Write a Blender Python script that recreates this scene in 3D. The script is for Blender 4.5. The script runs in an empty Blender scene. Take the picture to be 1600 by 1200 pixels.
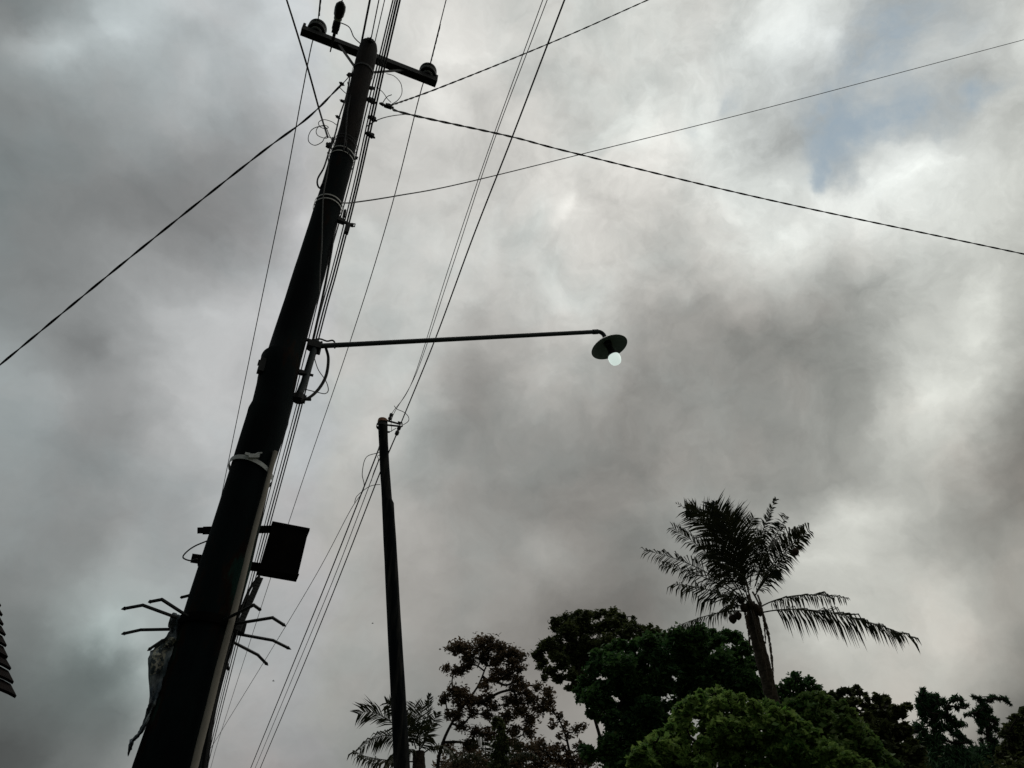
import bpy, math, random
import numpy as np
from mathutils import Vector as V, Matrix

random.seed(7); rng = np.random.default_rng(11)
SC = bpy.context.scene; COL = SC.collection
R = math.radians

# ------------------------------------------------------------------ camera
PITCH = R(42.0); F = 1200.0                     # focal length in photo pixels (1600 wide)
cam_d = bpy.data.cameras.new('camera'); cam = bpy.data.objects.new('camera', cam_d); COL.objects.link(cam)
cam.location = (0, 0, 1.6); cam.rotation_euler = (R(90) + PITCH, 0, 0)
cam_d.sensor_width = 36.0; cam_d.lens = 36.0 * F / 1600.0; cam_d.clip_start = 0.05; cam_d.clip_end = 3000
SC.camera = cam
CP = V((0, 0, 1.6))

def ray(px, py):
    u = (px - 800) / F; v = (600 - py) / F
    return V((u, math.cos(PITCH) - v * math.sin(PITCH), math.sin(PITCH) + v * math.cos(PITCH)))
def at_h(px, py, h):                 # point of the ray at height h above the ground
    d = ray(px, py); return CP + d * ((h - 1.6) / d.z)
def at_r(px, py, r):                 # point at horizontal distance r
    d = ray(px, py); return CP + d * (r / math.hypot(d.x, d.y))
def at_y(px, py, y):                 # point in the plane Y = y
    d = ray(px, py); return CP + d * (y / d.y)

# ------------------------------------------------------------------ sky, sun, exposure
SC.view_settings.view_transform = 'Standard'; SC.view_settings.look = 'None'
SC.view_settings.exposure = 0.0; SC.view_settings.gamma = 1.0
SUN_D = ray(700, 95).normalized()    # the bright place in the cloud beside the crossarm
SUN_EL = math.asin(SUN_D.z); SUN_AZ = math.atan2(SUN_D.x, SUN_D.y)

def lin(c): c = c / 255.0; return c / 12.92 if c <= 0.04045 else ((c + 0.055) / 1.055) ** 2.4

CLOUD = '''128 135 153 174 195 195 183 205 200 208 212 210 205 205 200 205 210 208 215 220 208 176 190 205 210
150 182 188 190 167 172 185 200 200 200 213 222 198 200 200 208 206 210 215 224 192 180 190 200 212
135 150 156 168 175 178 172 190 203 208 224 205 198 195 200 212 220 202 205 196 186 190 196 190 198
128 138 142 151 164 160 161 185 190 200 205 196 198 202 210 221 226 214 196 188 178 184 184 205 206
125 128 130 138 142 146 156 175 188 195 200 200 202 208 212 223 218 212 205 194 188 224 226 221 202
125 125 122 120 125 133 152 180 194 195 195 198 206 220 206 205 207 214 224 224 226 228 213 205 195
131 133 138 146 143 148 168 186 198 195 195 200 200 200 200 204 200 200 215 200 200 202 200 205 190
126 132 145 165 180 185 188 190 191 192 195 195 191 200 194 176 167 175 177 168 160 176 187 216 168
148 140 128 150 181 190 190 190 192 190 190 168 173 185 188 162 153 146 142 141 151 180 200 202 162
164 164 154 156 178 188 188 190 190 190 186 148 165 178 162 147 149 145 145 143 156 198 214 196 149
157 150 140 143 171 181 180 187 190 190 166 142 154 151 146 142 147 149 151 153 158 190 206 167 136
149 147 151 164 161 170 180 184 183 176 160 149 143 139 140 141 150 149 146 150 157 180 180 147 127
145 139 144 151 153 171 175 175 176 176 160 150 145 139 140 149 152 152 155 176 212 195 166 146 129
140 138 136 163 161 166 170 174 175 166 164 157 146 160 143 132 143 150 166 203 204 178 170 150 158
131 140 158 165 165 171 172 174 168 164 158 149 145 140 130 126 136 150 165 185 186 190 195 166 161
138 154 169 171 170 172 172 170 165 160 154 147 136 128 121 120 139 146 164 188 200 195 190 170 146
102 126 124 158 165 168 171 168 164 159 150 142 136 140 145 148 144 142 151 172 190 186 184 150 114
106 118 110 142 160 165 167 164 158 152 146 144 144 148 150 150 144 141 150 166 176 176 166 140 110
88 106 130 149 158 158 157 150 144 148 146 145 145 148 150 150 142 140 150 162 166 160 150 122 100'''   # brightness of the cloud deck
CLOUD = np.array([[float(q) for q in r.split()] for r in CLOUD.split('\n')])
def cub(p, t): return p[1] + .5 * t * (p[2] - p[0] + t * (2 * p[0] - 5 * p[1] + 4 * p[2] - p[3] + t * (3 * (p[1] - p[2]) + p[3] - p[0])))
def cloud_at(px, py):
    x = min(max(px * .015, 0), 23.999); y = min(max(py * .015, 0), 17.999)
    i, j = int(x), int(y); a, b = x - i, y - j
    v = cub([cub([CLOUD[min(max(j + q, 0), 18), min(max(i + k, 0), 24)] for k in (-1, 0, 1, 2)], a) for q in (-1, 0, 1, 2)], b)
    v = min(162 + (v - 162) * 1.07, 238); v += (max(0., 1 - px / 560.) * max(0., 150 - v) * .30) if py < 900 else 0
    # teal cast low left, warm grey to the right
    t = (px - 500) / 1100.0; t = max(-0.6, min(1, t))
    low = max(0.0, min(1.0, (py - 500) / 700.0))
    r = v * (0.988 + (0.014 if t > 0 else 0.062) * t + 0.014 * low * (t > 0) + 0.02 * low * (t < 0)); g = v * (1.0 - 0.004 * t); bl = v * (0.985 - 0.028 * max(t, 0) + 0.02 * (t < 0) * 1 - 0.012 * low)
    return lin(r), lin(g), lin(bl)
def pix_of(az, el):
    d = V((math.sin(az) * math.cos(el), math.cos(az) * math.cos(el), math.sin(el)))
    f = V((0, math.cos(PITCH), math.sin(PITCH))); up = V((0, -math.sin(PITCH), math.cos(PITCH)))
    w = max(d.dot(f), 0.12)
    return 800 + F * d.x / w, 600 - F * d.dot(up) / w

world = bpy.data.worlds.new('World'); SC.world = world; world.use_nodes = True
wt = world.node_tree; wt.nodes.clear()
def N(t, **kw):
    n = wt.nodes.new(t)
    for k, v in kw.items(): setattr(n, k, v)
    return n
def L(a, b): wt.links.new(a, b)
def math_n(op, a, b=None, c=None, clamp=False):
    n = N('ShaderNodeMath', operation=op, use_clamp=clamp)
    for i, x in enumerate((a, b, c)):
        if x is None: continue
        if isinstance(x, (int, float)): n.inputs[i].default_value = x
        else: L(x, n.inputs[i])
    return n.outputs[0]
def vmath(op, a, b=None, out=0, scale=None):
    n = N('ShaderNodeVectorMath', operation=op)
    for i, x in enumerate((a, b)):
        if x is None: continue
        if isinstance(x, (tuple, list, V)): n.inputs[i].default_value = tuple(x)
        else: L(x, n.inputs[i])
    if scale is not None: n.inputs['Scale'].default_value = scale
    return n.outputs[out]
tc = N('ShaderNodeTexCoord'); dirv = tc.outputs['Generated']
def noise(vec, scale, detail=6, rough=0.55, lac=2.0, dist=0.0):
    n = N('ShaderNodeTexNoise'); n.inputs['Scale'].default_value = scale; n.inputs['Detail'].default_value = detail
    n.inputs['Roughness'].default_value = rough; n.inputs['Lacunarity'].default_value = lac; n.inputs['Distortion'].default_value = dist
    L(vec, n.inputs['Vector']); return n
# the cloud deck is lumpy: the direction is bent by turbulence before it is looked up
w1 = noise(dirv, 5.5, 7, 0.58)
bend = vmath('SCALE', vmath('SUBTRACT', w1.outputs['Color'], (0.5, 0.5, 0.5)), scale=0.13)
wd = vmath('NORMALIZE', vmath('ADD', dirv, bend))
sep = N('ShaderNodeSeparateXYZ'); L(wd, sep.inputs[0])
az = math_n('ARCTAN2', sep.outputs[0], sep.outputs[1]); el = math_n('ARCSINE', sep.outputs[2])
AZ0, AZ1, EL0, ELS, ROWS = R(-70), R(70), R(8), R(2.7), 25
u = math_n('DIVIDE', math_n('SUBTRACT', az, AZ0), AZ1 - AZ0, clamp=True)
fidx = math_n('DIVIDE', math_n('SUBTRACT', el, EL0), ELS)
uh = (math_n('MULTIPLY', u, 2.0, clamp=True), math_n('MULTIPLY_ADD', u, 2.0, -1.0, clamp=True)); pick = math_n('GREATER_THAN', u, 0.5)
prev = None
for i in range(ROWS):
    outs = []
    for half in (0, 1):
        rp = N('ShaderNodeValToRGB'); cr = rp.color_ramp; cr.interpolation = 'CARDINAL'
        for k in range(32):
            p = k / 31.0
            c = cloud_at(*pix_of(AZ0 + (AZ1 - AZ0) * (p + half) / 2, EL0 + ELS * i))
            e = cr.elements[0] if k == 0 else (cr.elements[1] if k == 1 else cr.elements.new(p))
            if k < 2: e.position = p
            e.color = (c[0], c[1], c[2], 1)
        L(uh[half], rp.inputs[0]); outs.append(rp.outputs[0])
    jn = N('ShaderNodeMix', data_type='RGBA'); L(pick, jn.inputs[0]); L(outs[0], jn.inputs[6]); L(outs[1], jn.inputs[7])
    row = jn.outputs[2]
    if prev is None: prev = row; continue
    mx = N('ShaderNodeMix', data_type='RGBA'); L(math_n('SUBTRACT', fidx, i - 1, clamp=True), mx.inputs[0])
    L(prev, mx.inputs[6]); L(row, mx.inputs[7]); prev = mx.outputs[2]
# brighter puffs, darker scuds: soft spots on the bent direction (photo px, py, radius px, amount)
SPOTS = [(1395,272,24,.12),(1375,300,20,.05),(700,78,26,.08),(985,205,22,.08),(1055,205,16,.10),(900,312,9,.10),(893,328,10,.08),(878,340,10,.07),
 (1310,58,14,.14),(88,72,22,.08),(45,85,18,.05),(300,8,18,.08),(207,66,12,.08),(320,96,16,.06),(1440,590,22,.06),(1437,632,20,.08),(1405,735,16,.05),
 (1290,318,14,.10),(1330,310,14,.08),(1440,240,14,.10),(1470,225,12,.08),(1530,205,16,.06),(1125,160,12,.06),(1100,185,16,.08),(1095,210,14,.06),(1230,375,16,.05),
 (1070,477,8,.12),(840,770,10,.03),(835,830,22,.05),(480,322,14,.14),(565,345,14,.10),(1285,1000,14,.06),(200,1045,14,-.06),(150,1055,20,-.05),(60,1075,26,-.10),(180,1048,17,-.13),(135,1078,26,-.11),(90,1085,24,-.06),(95,1008,18,.08),(150,1000,22,.09),(215,1012,14,.08),(216,1070,14,.07),
 (760,470,14,-.06),(740,500,16,-.05),(860,455,18,.08),(850,590,12,.06),(755,610,16,-.05),(700,700,18,-.04),(655,755,16,-.05),(150,540,20,-.05),(120,600,16,.05),(255,690,20,.03),(150,695,16,.04),(300,650,20,.04)]
acc = None
for (px, py, rad, amt) in SPOTS:
    c = ray(px, py).normalized(); s = (rad / F) * max(0.75, 1 / ray(px, py).length)
    e = math_n('EXPONENT', math_n('MULTIPLY_ADD', vmath('DOT_PRODUCT', wd, c, out=1), 1 / (s * s), -1 / (s * s)))
    acc = math_n('MULTIPLY', e, amt) if acc is None else math_n('MULTIPLY_ADD', e, amt, acc)
# turbulence of the cloud itself
st = N('ShaderNodeMapping'); st.inputs['Rotation'].default_value = (R(20), R(-35), R(15)); st.inputs['Scale'].default_value = (1, 1.0, 1.9); L(wd, st.inputs[0])
n2 = noise(st.outputs[0], 7.0, 9, 0.56); n3 = noise(wd, 19.0, 8, 0.62)
turb = math_n('ADD', math_n('MULTIPLY', math_n('SUBTRACT', n2.outputs[0], 0.5), 0.42),
              math_n('MULTIPLY', math_n('SUBTRACT', n3.outputs[0], 0.5), 0.19))
# the cloud is crisper and more broken to the upper right, soft to the left and low
crisp = math_n('EXPONENT', math_n('MULTIPLY_ADD', vmath('DOT_PRODUCT', dirv, ray(1250, 230).normalized(), out=1), 5.0, -5.0))
n4 = noise(wd, 13.0, 10, 0.66, dist=0.15)
turb = math_n('ADD', turb, math_n('MULTIPLY', math_n('MULTIPLY', math_n('SUBTRACT', n4.outputs[0], 0.5), 0.78), crisp))
# billow edges: folds where the turbulence crosses its middle
def fold(vec, scale, lo, hi, amt):
    n = noise(vec, scale, 8, 0.6, dist=0.1); m_ = N('ShaderNodeMapRange', interpolation_type='SMOOTHSTEP')
    m_.inputs[1].default_value = lo; m_.inputs[2].default_value = hi; m_.inputs[3].default_value = -amt; m_.inputs[4].default_value = amt
    L(n.outputs[0], m_.inputs[0]); return m_.outputs[0]
turb = math_n('ADD', turb, math_n('ADD', fold(wd, 7.0, .40, .60, .022), fold(wd, 16.0, .42, .58, .008)))
turb = math_n('ADD', turb, math_n('MULTIPLY', fold(wd, 12.0, .42, .58, .06), crisp))
gain = math_n('ADD', math_n('ADD', 1.0, turb), math_n('MULTIPLY', acc, 1.6))
cl = N('ShaderNodeVectorMath', operation='SCALE'); L(prev, cl.inputs[0]); L(gain, cl.inputs['Scale'])
# the cloud is faintly pinkish in places, faintly blue-green in others
hue = noise(wd, 3.2, 5, 0.55); hr = N('ShaderNodeMapRange', interpolation_type='SMOOTHSTEP'); hr.inputs[1].default_value = .40; hr.inputs[2].default_value = .60; L(hue.outputs[0], hr.inputs[0])
hm2 = N('ShaderNodeMix', data_type='RGBA'); L(hr.outputs[0], hm2.inputs[0]); hm2.inputs[6].default_value = (.965, .995, 1.005, 1); hm2.inputs[7].default_value = (1.02, .99, .985, 1)
tealc = ray(140, 1065).normalized(); te = math_n('EXPONENT', math_n('MULTIPLY_ADD', vmath('DOT_PRODUCT', wd, tealc, out=1), 190.0, -190.0))
hm3 = N('ShaderNodeMix', data_type='RGBA'); L(math_n('MULTIPLY', te, .9), hm3.inputs[0]); L(hm2.outputs[2], hm3.inputs[6]); hm3.inputs[7].default_value = (.87, 1.0, .99, 1)
veil = ray(1370, 110).normalized(); ve = math_n('EXPONENT', math_n('MULTIPLY_ADD', vmath('DOT_PRODUCT', wd, veil, out=1), 70.0, -70.0))
hm4 = N('ShaderNodeMix', data_type='RGBA'); L(math_n('MULTIPLY', ve, .85), hm4.inputs[0]); L(hm3.outputs[2], hm4.inputs[6]); hm4.inputs[7].default_value = (.93, .985, 1.06, 1)
cl2 = vmath('MULTIPLY', cl.outputs[0], hm4.outputs[2])
# blue openings between the clouds, the clear sky itself
HOLES = [(1300,220,28,.8),(1335,185,30,.7),(1290,265,20,.8),(1380,205,24,.6),(1345,270,14,.6),(1275,292,10,.8),(1440,210,20,.75),(1478,188,18,.85),(1503,162,16,.85),(1545,150,14,.6),(1152,146,14,1.0),(1072,192,9,.9),(1400,25,30,.7),(1385,75,26,.6),(1480,40,26,.5),(1340,125,36,.45),(1430,140,36,.35)]
hs = None
for (px, py, rad, amt) in HOLES:
    c = ray(px, py).normalized(); s = rad / F
    e = math_n('EXPONENT', math_n('MULTIPLY_ADD', vmath('DOT_PRODUCT', wd, c, out=1), 1 / (s * s), -1 / (s * s)))
    hs = math_n('MULTIPLY', e, amt) if hs is None else math_n('MULTIPLY_ADD', e, amt, hs)
n5 = noise(dirv, 16.0, 9, 0.62)
hm = N('ShaderNodeMapRange', interpolation_type='SMOOTHSTEP'); hm.inputs[1].default_value = -0.25; hm.inputs[2].default_value = 1.75; hm.inputs[4].default_value = 0.70
L(math_n('ADD', hs, math_n('MULTIPLY', math_n('SUBTRACT', n5.outputs[0], 0.5), 3.0)), hm.inputs[0])
hole = math_n('MULTIPLY', hm.outputs[0], math_n('MULTIPLY', hs, 1.15, clamp=True), clamp=True)
n6 = noise(wd, 12.0, 9, 0.6); wp = N('ShaderNodeMapRange', interpolation_type='SMOOTHSTEP'); wp.inputs[1].default_value = .36; wp.inputs[2].default_value = .60; wp.inputs[3].default_value = .25; L(n6.outputs[0], wp.inputs[0])
hole = math_n('MULTIPLY', math_n('MULTIPLY', hole, wp.outputs[0]), 1.25, clamp=True)
sky = N('ShaderNodeTexSky', sky_type='NISHITA', sun_disc=False, sun_elevation=SUN_EL, sun_rotation=SUN_AZ)
skyc = N('ShaderNodeVectorMath', operation='SCALE'); L(sky.outputs[0], skyc.inputs[0]); skyc.inputs['Scale'].default_value = 0.055
tint = vmath('ADD', vmath('SCALE', skyc.outputs[0], scale=0.22), (0.275, 0.350, 0.405))   # thin veil over the blue
mh = N('ShaderNodeMix', data_type='RGBA'); L(hole, mh.inputs[0]); L(cl2, mh.inputs[6]); L(tint, mh.inputs[7])
# unseen sky behind the camera, dimmed so that things stand as dark silhouettes
sd = N('ShaderNodeSeparateXYZ'); L(dirv, sd.inputs[0])
bk = N('ShaderNodeMapRange', interpolation_type='SMOOTHSTEP'); bk.inputs[1].default_value = 0.12; bk.inputs[2].default_value = -0.35
bk.inputs[3].default_value = 1.0; bk.inputs[4].default_value = 0.40; L(sd.outputs[1], bk.inputs[0])
fin = N('ShaderNodeVectorMath', operation='SCALE'); L(mh.outputs[2], fin.inputs[0]); L(bk.outputs[0], fin.inputs['Scale'])
bg = N('ShaderNodeBackground'); bg.inputs[1].default_value = 1.0; L(fin.outputs[0], bg.inputs[0])
wo = N('ShaderNodeOutputWorld'); L(bg.outputs[0], wo.inputs[0])

sl = bpy.data.lights.new('sun', 'SUN'); sl.energy = 0.5; sl.angle = R(25); sl.color = (1.0, 0.95, 0.88)
so = bpy.data.objects.new('sun', sl); COL.objects.link(so); so.location = (0, 0, 30)
so.rotation_euler = SUN_D.to_track_quat('Z', 'Y').to_euler()

# ------------------------------------------------------------------ materials
MATS = {}
def mat(name, col, rough=0.8, metal=0.0, col2=None, nscale=6.0, bump=0.0, spec=0.3, lo=0.4, hi=0.65, stretch=(1, 1, 1), extra=None, emit=None):
    if name in MATS: return MATS[name]
    m = bpy.data.materials.new(name); m.use_nodes = True; t = m.node_tree; b = t.nodes['Principled BSDF']
    b.inputs['Base Color'].default_value = (*col, 1); b.inputs['Roughness'].default_value = rough
    b.inputs['Metallic'].default_value = metal; b.inputs['Specular IOR Level'].default_value = spec
    if col2 or bump:
        tcn = t.nodes.new('ShaderNodeTexCoord'); mp = t.nodes.new('ShaderNodeMapping'); mp.inputs['Scale'].default_value = stretch
        t.links.new(tcn.outputs['Object'], mp.inputs[0])
        nz = t.nodes.new('ShaderNodeTexNoise'); nz.inputs['Scale'].default_value = nscale; nz.inputs['Detail'].default_value = 8; nz.inputs['Roughness'].default_value = 0.65
        t.links.new(mp.outputs[0], nz.inputs['Vector'])
        if col2:
            rp = t.nodes.new('ShaderNodeValToRGB'); rp.color_ramp.elements[0].position = lo; rp.color_ramp.elements[1].position = hi
            rp.color_ramp.elements[0].color = (*col, 1); rp.color_ramp.elements[1].color = (*col2, 1)
            if extra:
                for p, c in extra:
                    e = rp.color_ramp.elements.new(p); e.color = (*c, 1)
            t.links.new(nz.outputs[0], rp.inputs[0]); t.links.new(rp.outputs[0], b.inputs['Base Color'])
        if bump:
            bp = t.nodes.new('ShaderNodeBump'); bp.inputs['Strength'].default_value = bump; bp.inputs['Distance'].default_value = 0.02
            t.links.new(nz.outputs[0], bp.inputs['Height']); t.links.new(bp.outputs[0], b.inputs['Normal'])
    if emit: b.inputs['Emission Color'].default_value = (*emit[0], 1); b.inputs['Emission Strength'].default_value = emit[1]
    MATS[name] = m; return m
def leaf_mat(name, c1, c2, trans=0.35, c3=None):
    m = bpy.data.materials.new(name); m.use_nodes = True; t = m.node_tree; t.nodes.clear()
    g = t.nodes.new('ShaderNodeNewGeometry'); rp = t.nodes.new('ShaderNodeValToRGB')
    rp.color_ramp.elements[0].color = (*c1, 1); rp.color_ramp.elements[1].color = (*c2, 1)
    if c3: e = rp.color_ramp.elements.new(0.9); e.color = (*c3, 1)
    tcn = t.nodes.new('ShaderNodeTexCoord'); nz = t.nodes.new('ShaderNodeTexNoise'); nz.inputs['Scale'].default_value = 0.9; nz.inputs['Detail'].default_value = 3
    t.links.new(tcn.outputs['Object'], nz.inputs['Vector'])
    md = t.nodes.new('ShaderNodeMath'); md.operation = 'MULTIPLY_ADD'; md.inputs[1].default_value = 0.55; md.use_clamp = True
    ml = t.nodes.new('ShaderNodeMath'); ml.operation = 'MULTIPLY_ADD'; ml.inputs[1].default_value = 1.3; ml.inputs[2].default_value = -0.42
    t.links.new(nz.outputs[0], ml.inputs[0]); t.links.new(g.outputs['Random Per Island'], md.inputs[0]); t.links.new(ml.outputs[0], md.inputs[2])
    t.links.new(md.outputs[0], rp.inputs[0])
    d = t.nodes.new('ShaderNodeBsdfPrincipled'); d.inputs['Roughness'].default_value = 0.6; d.inputs['Specular IOR Level'].default_value = 0.18
    tr = t.nodes.new('ShaderNodeBsdfTranslucent'); mx = t.nodes.new('ShaderNodeMixShader'); mx.inputs[0].default_value = trans
    o = t.nodes.new('ShaderNodeOutputMaterial')
    t.links.new(rp.outputs[0], d.inputs['Base Color']); t.links.new(rp.outputs[0], tr.inputs['Color'])
    t.links.new(d.outputs[0], mx.inputs[1]); t.links.new(tr.outputs[0], mx.inputs[2]); t.links.new(mx.outputs[0], o.inputs[0])
    return m
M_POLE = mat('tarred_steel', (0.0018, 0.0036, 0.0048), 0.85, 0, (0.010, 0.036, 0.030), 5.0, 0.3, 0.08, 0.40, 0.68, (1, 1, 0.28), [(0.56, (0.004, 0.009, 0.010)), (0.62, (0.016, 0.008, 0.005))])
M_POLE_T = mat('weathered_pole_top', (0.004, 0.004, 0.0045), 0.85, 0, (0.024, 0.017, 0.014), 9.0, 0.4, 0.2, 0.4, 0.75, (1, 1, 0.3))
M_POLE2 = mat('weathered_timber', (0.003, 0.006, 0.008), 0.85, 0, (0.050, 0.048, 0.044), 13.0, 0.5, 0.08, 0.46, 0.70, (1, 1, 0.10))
M_STEEL = mat('dark_galvanised_steel', (0.013, 0.016, 0.018), 0.6, 0.2, (0.03, 0.032, 0.032), 12.0, 0.1, 0.3)
M_BAND = mat('stainless_band', (0.42, 0.42, 0.40), 0.45, 0.35, (0.6, 0.6, 0.57), 20.0, 0.1)
M_STRAP = mat('pale_plastic_strap', (0.55, 0.58, 0.58), 0.6, 0, (0.2, 0.21, 0.21), 14.0, 0.2, 0.4, 0.55, 0.75)
M_CONDUIT = mat('grey_conduit', (0.38, 0.35, 0.30), 0.7, 0, (0.22, 0.20, 0.175), 7.0, 0.1, 0.3, 0.4, 0.7, (1, 1, 0.4))
M_RUB = mat('black_cable', (0.010, 0.011, 0.012), 0.6, 0, None, 6, 0, 0.25)
M_RUBG = mat('grey_cable', (0.09, 0.09, 0.088), 0.6)
M_INS = mat('dark_glazed_ceramic', (0.012, 0.014, 0.017), 0.35, 0, None, 6, 0, 0.4)
M_INSB = mat('worn_ceramic_rim', (0.38, 0.42, 0.42), 0.5)
M_BOX = mat('black_painted_box', (0.002, 0.002, 0.002), 0.8, 0, (0.006, 0.005, 0.0045), 14.0, 0.1, 0.05)
M_CLOTH = mat('torn_printed_cloth', (0.09, 0.12, 0.15), 0.7, 0, (0.42, 0.47, 0.48), 11.0, 0.4, 0.1, 0.42, 0.72)
M_PRINT = mat('faded_print', (0.50, 0.50, 0.42), 0.9, 0, (0.06, 0.08, 0.09), 30.0, 0.0, 0.1, 0.48, 0.54)
M_ARM = mat('painted_pipe', (0.016, 0.027, 0.032), 0.5, 0.1, (0.028, 0.040, 0.044), 10.0, 0.05, 0.35)
M_SHADE = mat('enamel_shade', (0.10, 0.135, 0.115), 0.5, 0, (0.13, 0.165, 0.14), 8.0, 0.05, 0.35)
M_BULB = mat('frosted_bulb', (0.80, 0.88, 0.84), 0.25, 0, None, 6, 0, 0.6, emit=((0.84, 0.98, 0.92), 0.68))
M_SOCK = mat('bulb_socket', (0.012, 0.012, 0.012), 0.5)
M_CAP = mat('cut_timber_end', (0.35, 0.17, 0.11), 0.9, 0, (0.5, 0.33, 0.25), 14.0, 0.2)
M_BARK = mat('tree_bark', (0.014, 0.012, 0.009), 0.95, 0, (0.035, 0.030, 0.024), 6.0, 0.6, 0.1, stretch=(1, 1, 0.3))
M_PBARK = mat('palm_bark', (0.032, 0.026, 0.020), 0.95, 0, (0.09, 0.075, 0.058), 7.0, 0.6, 0.1, stretch=(1, 1, 2.0))
M_NUT = mat('coconut_husk', (0.05, 0.03, 0.018), 0.7, 0, (0.02, 0.015, 0.01), 5.0)
M_TILE = mat('dark_roof_tile', (0.008, 0.005, 0.004), 0.9, 0, (0.003, 0.003, 0.003), 8.0, 0.3, 0.02)
M_WALL = mat('plastered_wall', (0.30, 0.28, 0.25), 0.9, 0, (0.22, 0.20, 0.18), 3.0, 0.1)
M_WOOD = mat('eave_board', (0.006, 0.005, 0.004), 0.8, 0, (0.010, 0.008, 0.006), 6.0, 0.2, 0.02)
M_GLASS = mat('window_pane', (0.02, 0.025, 0.03), 0.1)
M_GRASS = mat('grass_ground', (0.030, 0.042, 0.014), 0.95, 0, (0.055, 0.05, 0.028), 0.7, 0.4, 0.1)
M_ROAD = mat('asphalt', (0.038, 0.038, 0.038), 0.9, 0, (0.055, 0.054, 0.052), 9.0, 0.2, 0.2)
M_BIRD = mat('dark_feathers', (0.02, 0.02, 0.02), 0.8)

L_BROWN = leaf_mat('russet_leaves', (0.028, 0.036, 0.020), (0.11, 0.100, 0.052), 0.30, (0.25, 0.17, 0.11))
L_OLIVE = leaf_mat('olive_leaves', (0.030, 0.050, 0.018), (0.125, 0.145, 0.050), 0.30)
L_DARK = leaf_mat('dark_green_leaves', (0.020, 0.072, 0.028), (0.105, 0.205, 0.055), 0.32)
L_LIGHT = leaf_mat('yellow_green_leaves', (0.044, 0.15, 0.030), (0.175, 0.38, 0.06), 0.45, (0.30, 0.42, 0.11))
L_MID = leaf_mat('mid_green_leaves', (0.030, 0.12, 0.024), (0.12, 0.29, 0.05), 0.38, (0.20, 0.28, 0.08))
L_BAMB = leaf_mat('drooping_leaves', (0.022, 0.070, 0.034), (0.070, 0.15, 0.060), 0.34)
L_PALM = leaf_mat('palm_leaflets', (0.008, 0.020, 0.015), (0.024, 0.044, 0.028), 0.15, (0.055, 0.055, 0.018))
L_DEAD = leaf_mat('dry_frond', (0.050, 0.038, 0.026), (0.13, 0.10, 0.07), 0.1)

# ------------------------------------------------------------------ mesh helpers
class MB:
    def __init__(s): s.v = []; s.f = []; s.m = []
    def add(s, vs, fs, mi=0):
        o = len(s.v); s.v += [tuple(x) for x in vs]; s.f += [tuple(i + o for i in f) for f in fs]; s.m += [mi] * len(fs); return s
    def box(s, c, x, y, z, mi=0):        # centre and three half-axis vectors
        c, x, y, z = V(c), V(x), V(y), V(z)
        vs = [c + x * i + y * j + z * k for i in (-1, 1) for j in (-1, 1) for k in (-1, 1)]
        fs = [(0, 1, 3, 2), (4, 6, 7, 5), (0, 4, 5, 1), (2, 3, 7, 6), (0, 2, 6, 4), (1, 5, 7, 3)]
        return s.add(vs, fs, mi)
    def bar(s, a, b, w, h, up=(0, 0, 1), mi=0):
        a, b = V(a), V(b); d = (b - a); x = d / 2; dn = d.normalized(); y = dn.cross(V(up)).normalized(); z = y.cross(dn)
        return s.box((a + b) / 2, x, y * w / 2, z * h / 2, mi)
    def tube(s, pts, r, n=8, mi=0, cap=True):
        pts = [V(p) for p in pts]; k = len(pts); rs = r if isinstance(r, (list, tuple)) else [r] * k
        vs = []; nrm = None
        for i, p in enumerate(pts):
            t = (pts[min(i + 1, k - 1)] - pts[max(i - 1, 0)]).normalized()
            if nrm is None:
                nrm = t.cross(V((0, 0, 1)))
                if nrm.length < 1e-3: nrm = t.cross(V((1, 0, 0)))
            nrm = (nrm - t * nrm.dot(t)).normalized(); b = t.cross(nrm)
            for j in range(n):
                a = 2 * math.pi * j / n; vs.append(p + (nrm * math.cos(a) + b * math.sin(a)) * rs[i])
        fs = [(i * n + j, i * n + (j + 1) % n, (i + 1) * n + (j + 1) % n, (i + 1) * n + j) for i in range(k - 1) for j in range(n)]
        if cap: fs += [tuple(range(n))[::-1], tuple((k - 1) * n + j for j in range(n))]
        return s.add(vs, fs, mi)
    def lathe(s, o, ax, prof, n=24, mi=0, ends=True):
        o, ax = V(o), V(ax).normalized(); a = ax.cross(V((0.3, 0.9, 0.2))).normalized(); b = ax.cross(a)
        vs = [o + ax * h + (a * math.cos(2 * math.pi * j / n) + b * math.sin(2 * math.pi * j / n)) * r for r, h in prof for j in range(n)]
        k = len(prof)
        fs = [(i * n + j, i * n + (j + 1) % n, (i + 1) * n + (j + 1) % n, (i + 1) * n + j) for i in range(k - 1) for j in range(n)]
        if ends: fs += [tuple(range(n))[::-1], tuple((k - 1) * n + j for j in range(n))]
        return s.add(vs, fs, mi)
    def build(s, name, mats, parent=None, smooth=True, sharp=40):
        me = bpy.data.meshes.new(name); me.from_pydata(s.v, [], s.f)
        for m in (mats if isinstance(mats, (list, tuple)) else [mats]): me.materials.append(m)
        me.polygons.foreach_set('material_index', s.m)
        if smooth:
            me.polygons.foreach_set('use_smooth', [True] * len(s.f)); me.update()
            try: me.set_sharp_from_angle(angle=R(sharp))
            except Exception: pass
        me.update()
        o = bpy.data.objects.new(name, me); COL.objects.link(o)
        if parent: o.parent = parent; o.matrix_parent_inverse = Matrix.Translation(-parent.location)
        return o
def tag(o, label, cat, group=None, kind=None):
    if label: o['label'] = label
    if cat: o['category'] = cat
    if group: o['group'] = group
    if kind: o['kind'] = kind
    return o
def empty(name, loc, label, cat, group=None):
    o = bpy.data.objects.new(name, None); COL.objects.link(o); o.location = loc; o.empty_display_size = 0.2
    return tag(o, label, cat, group)
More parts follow.
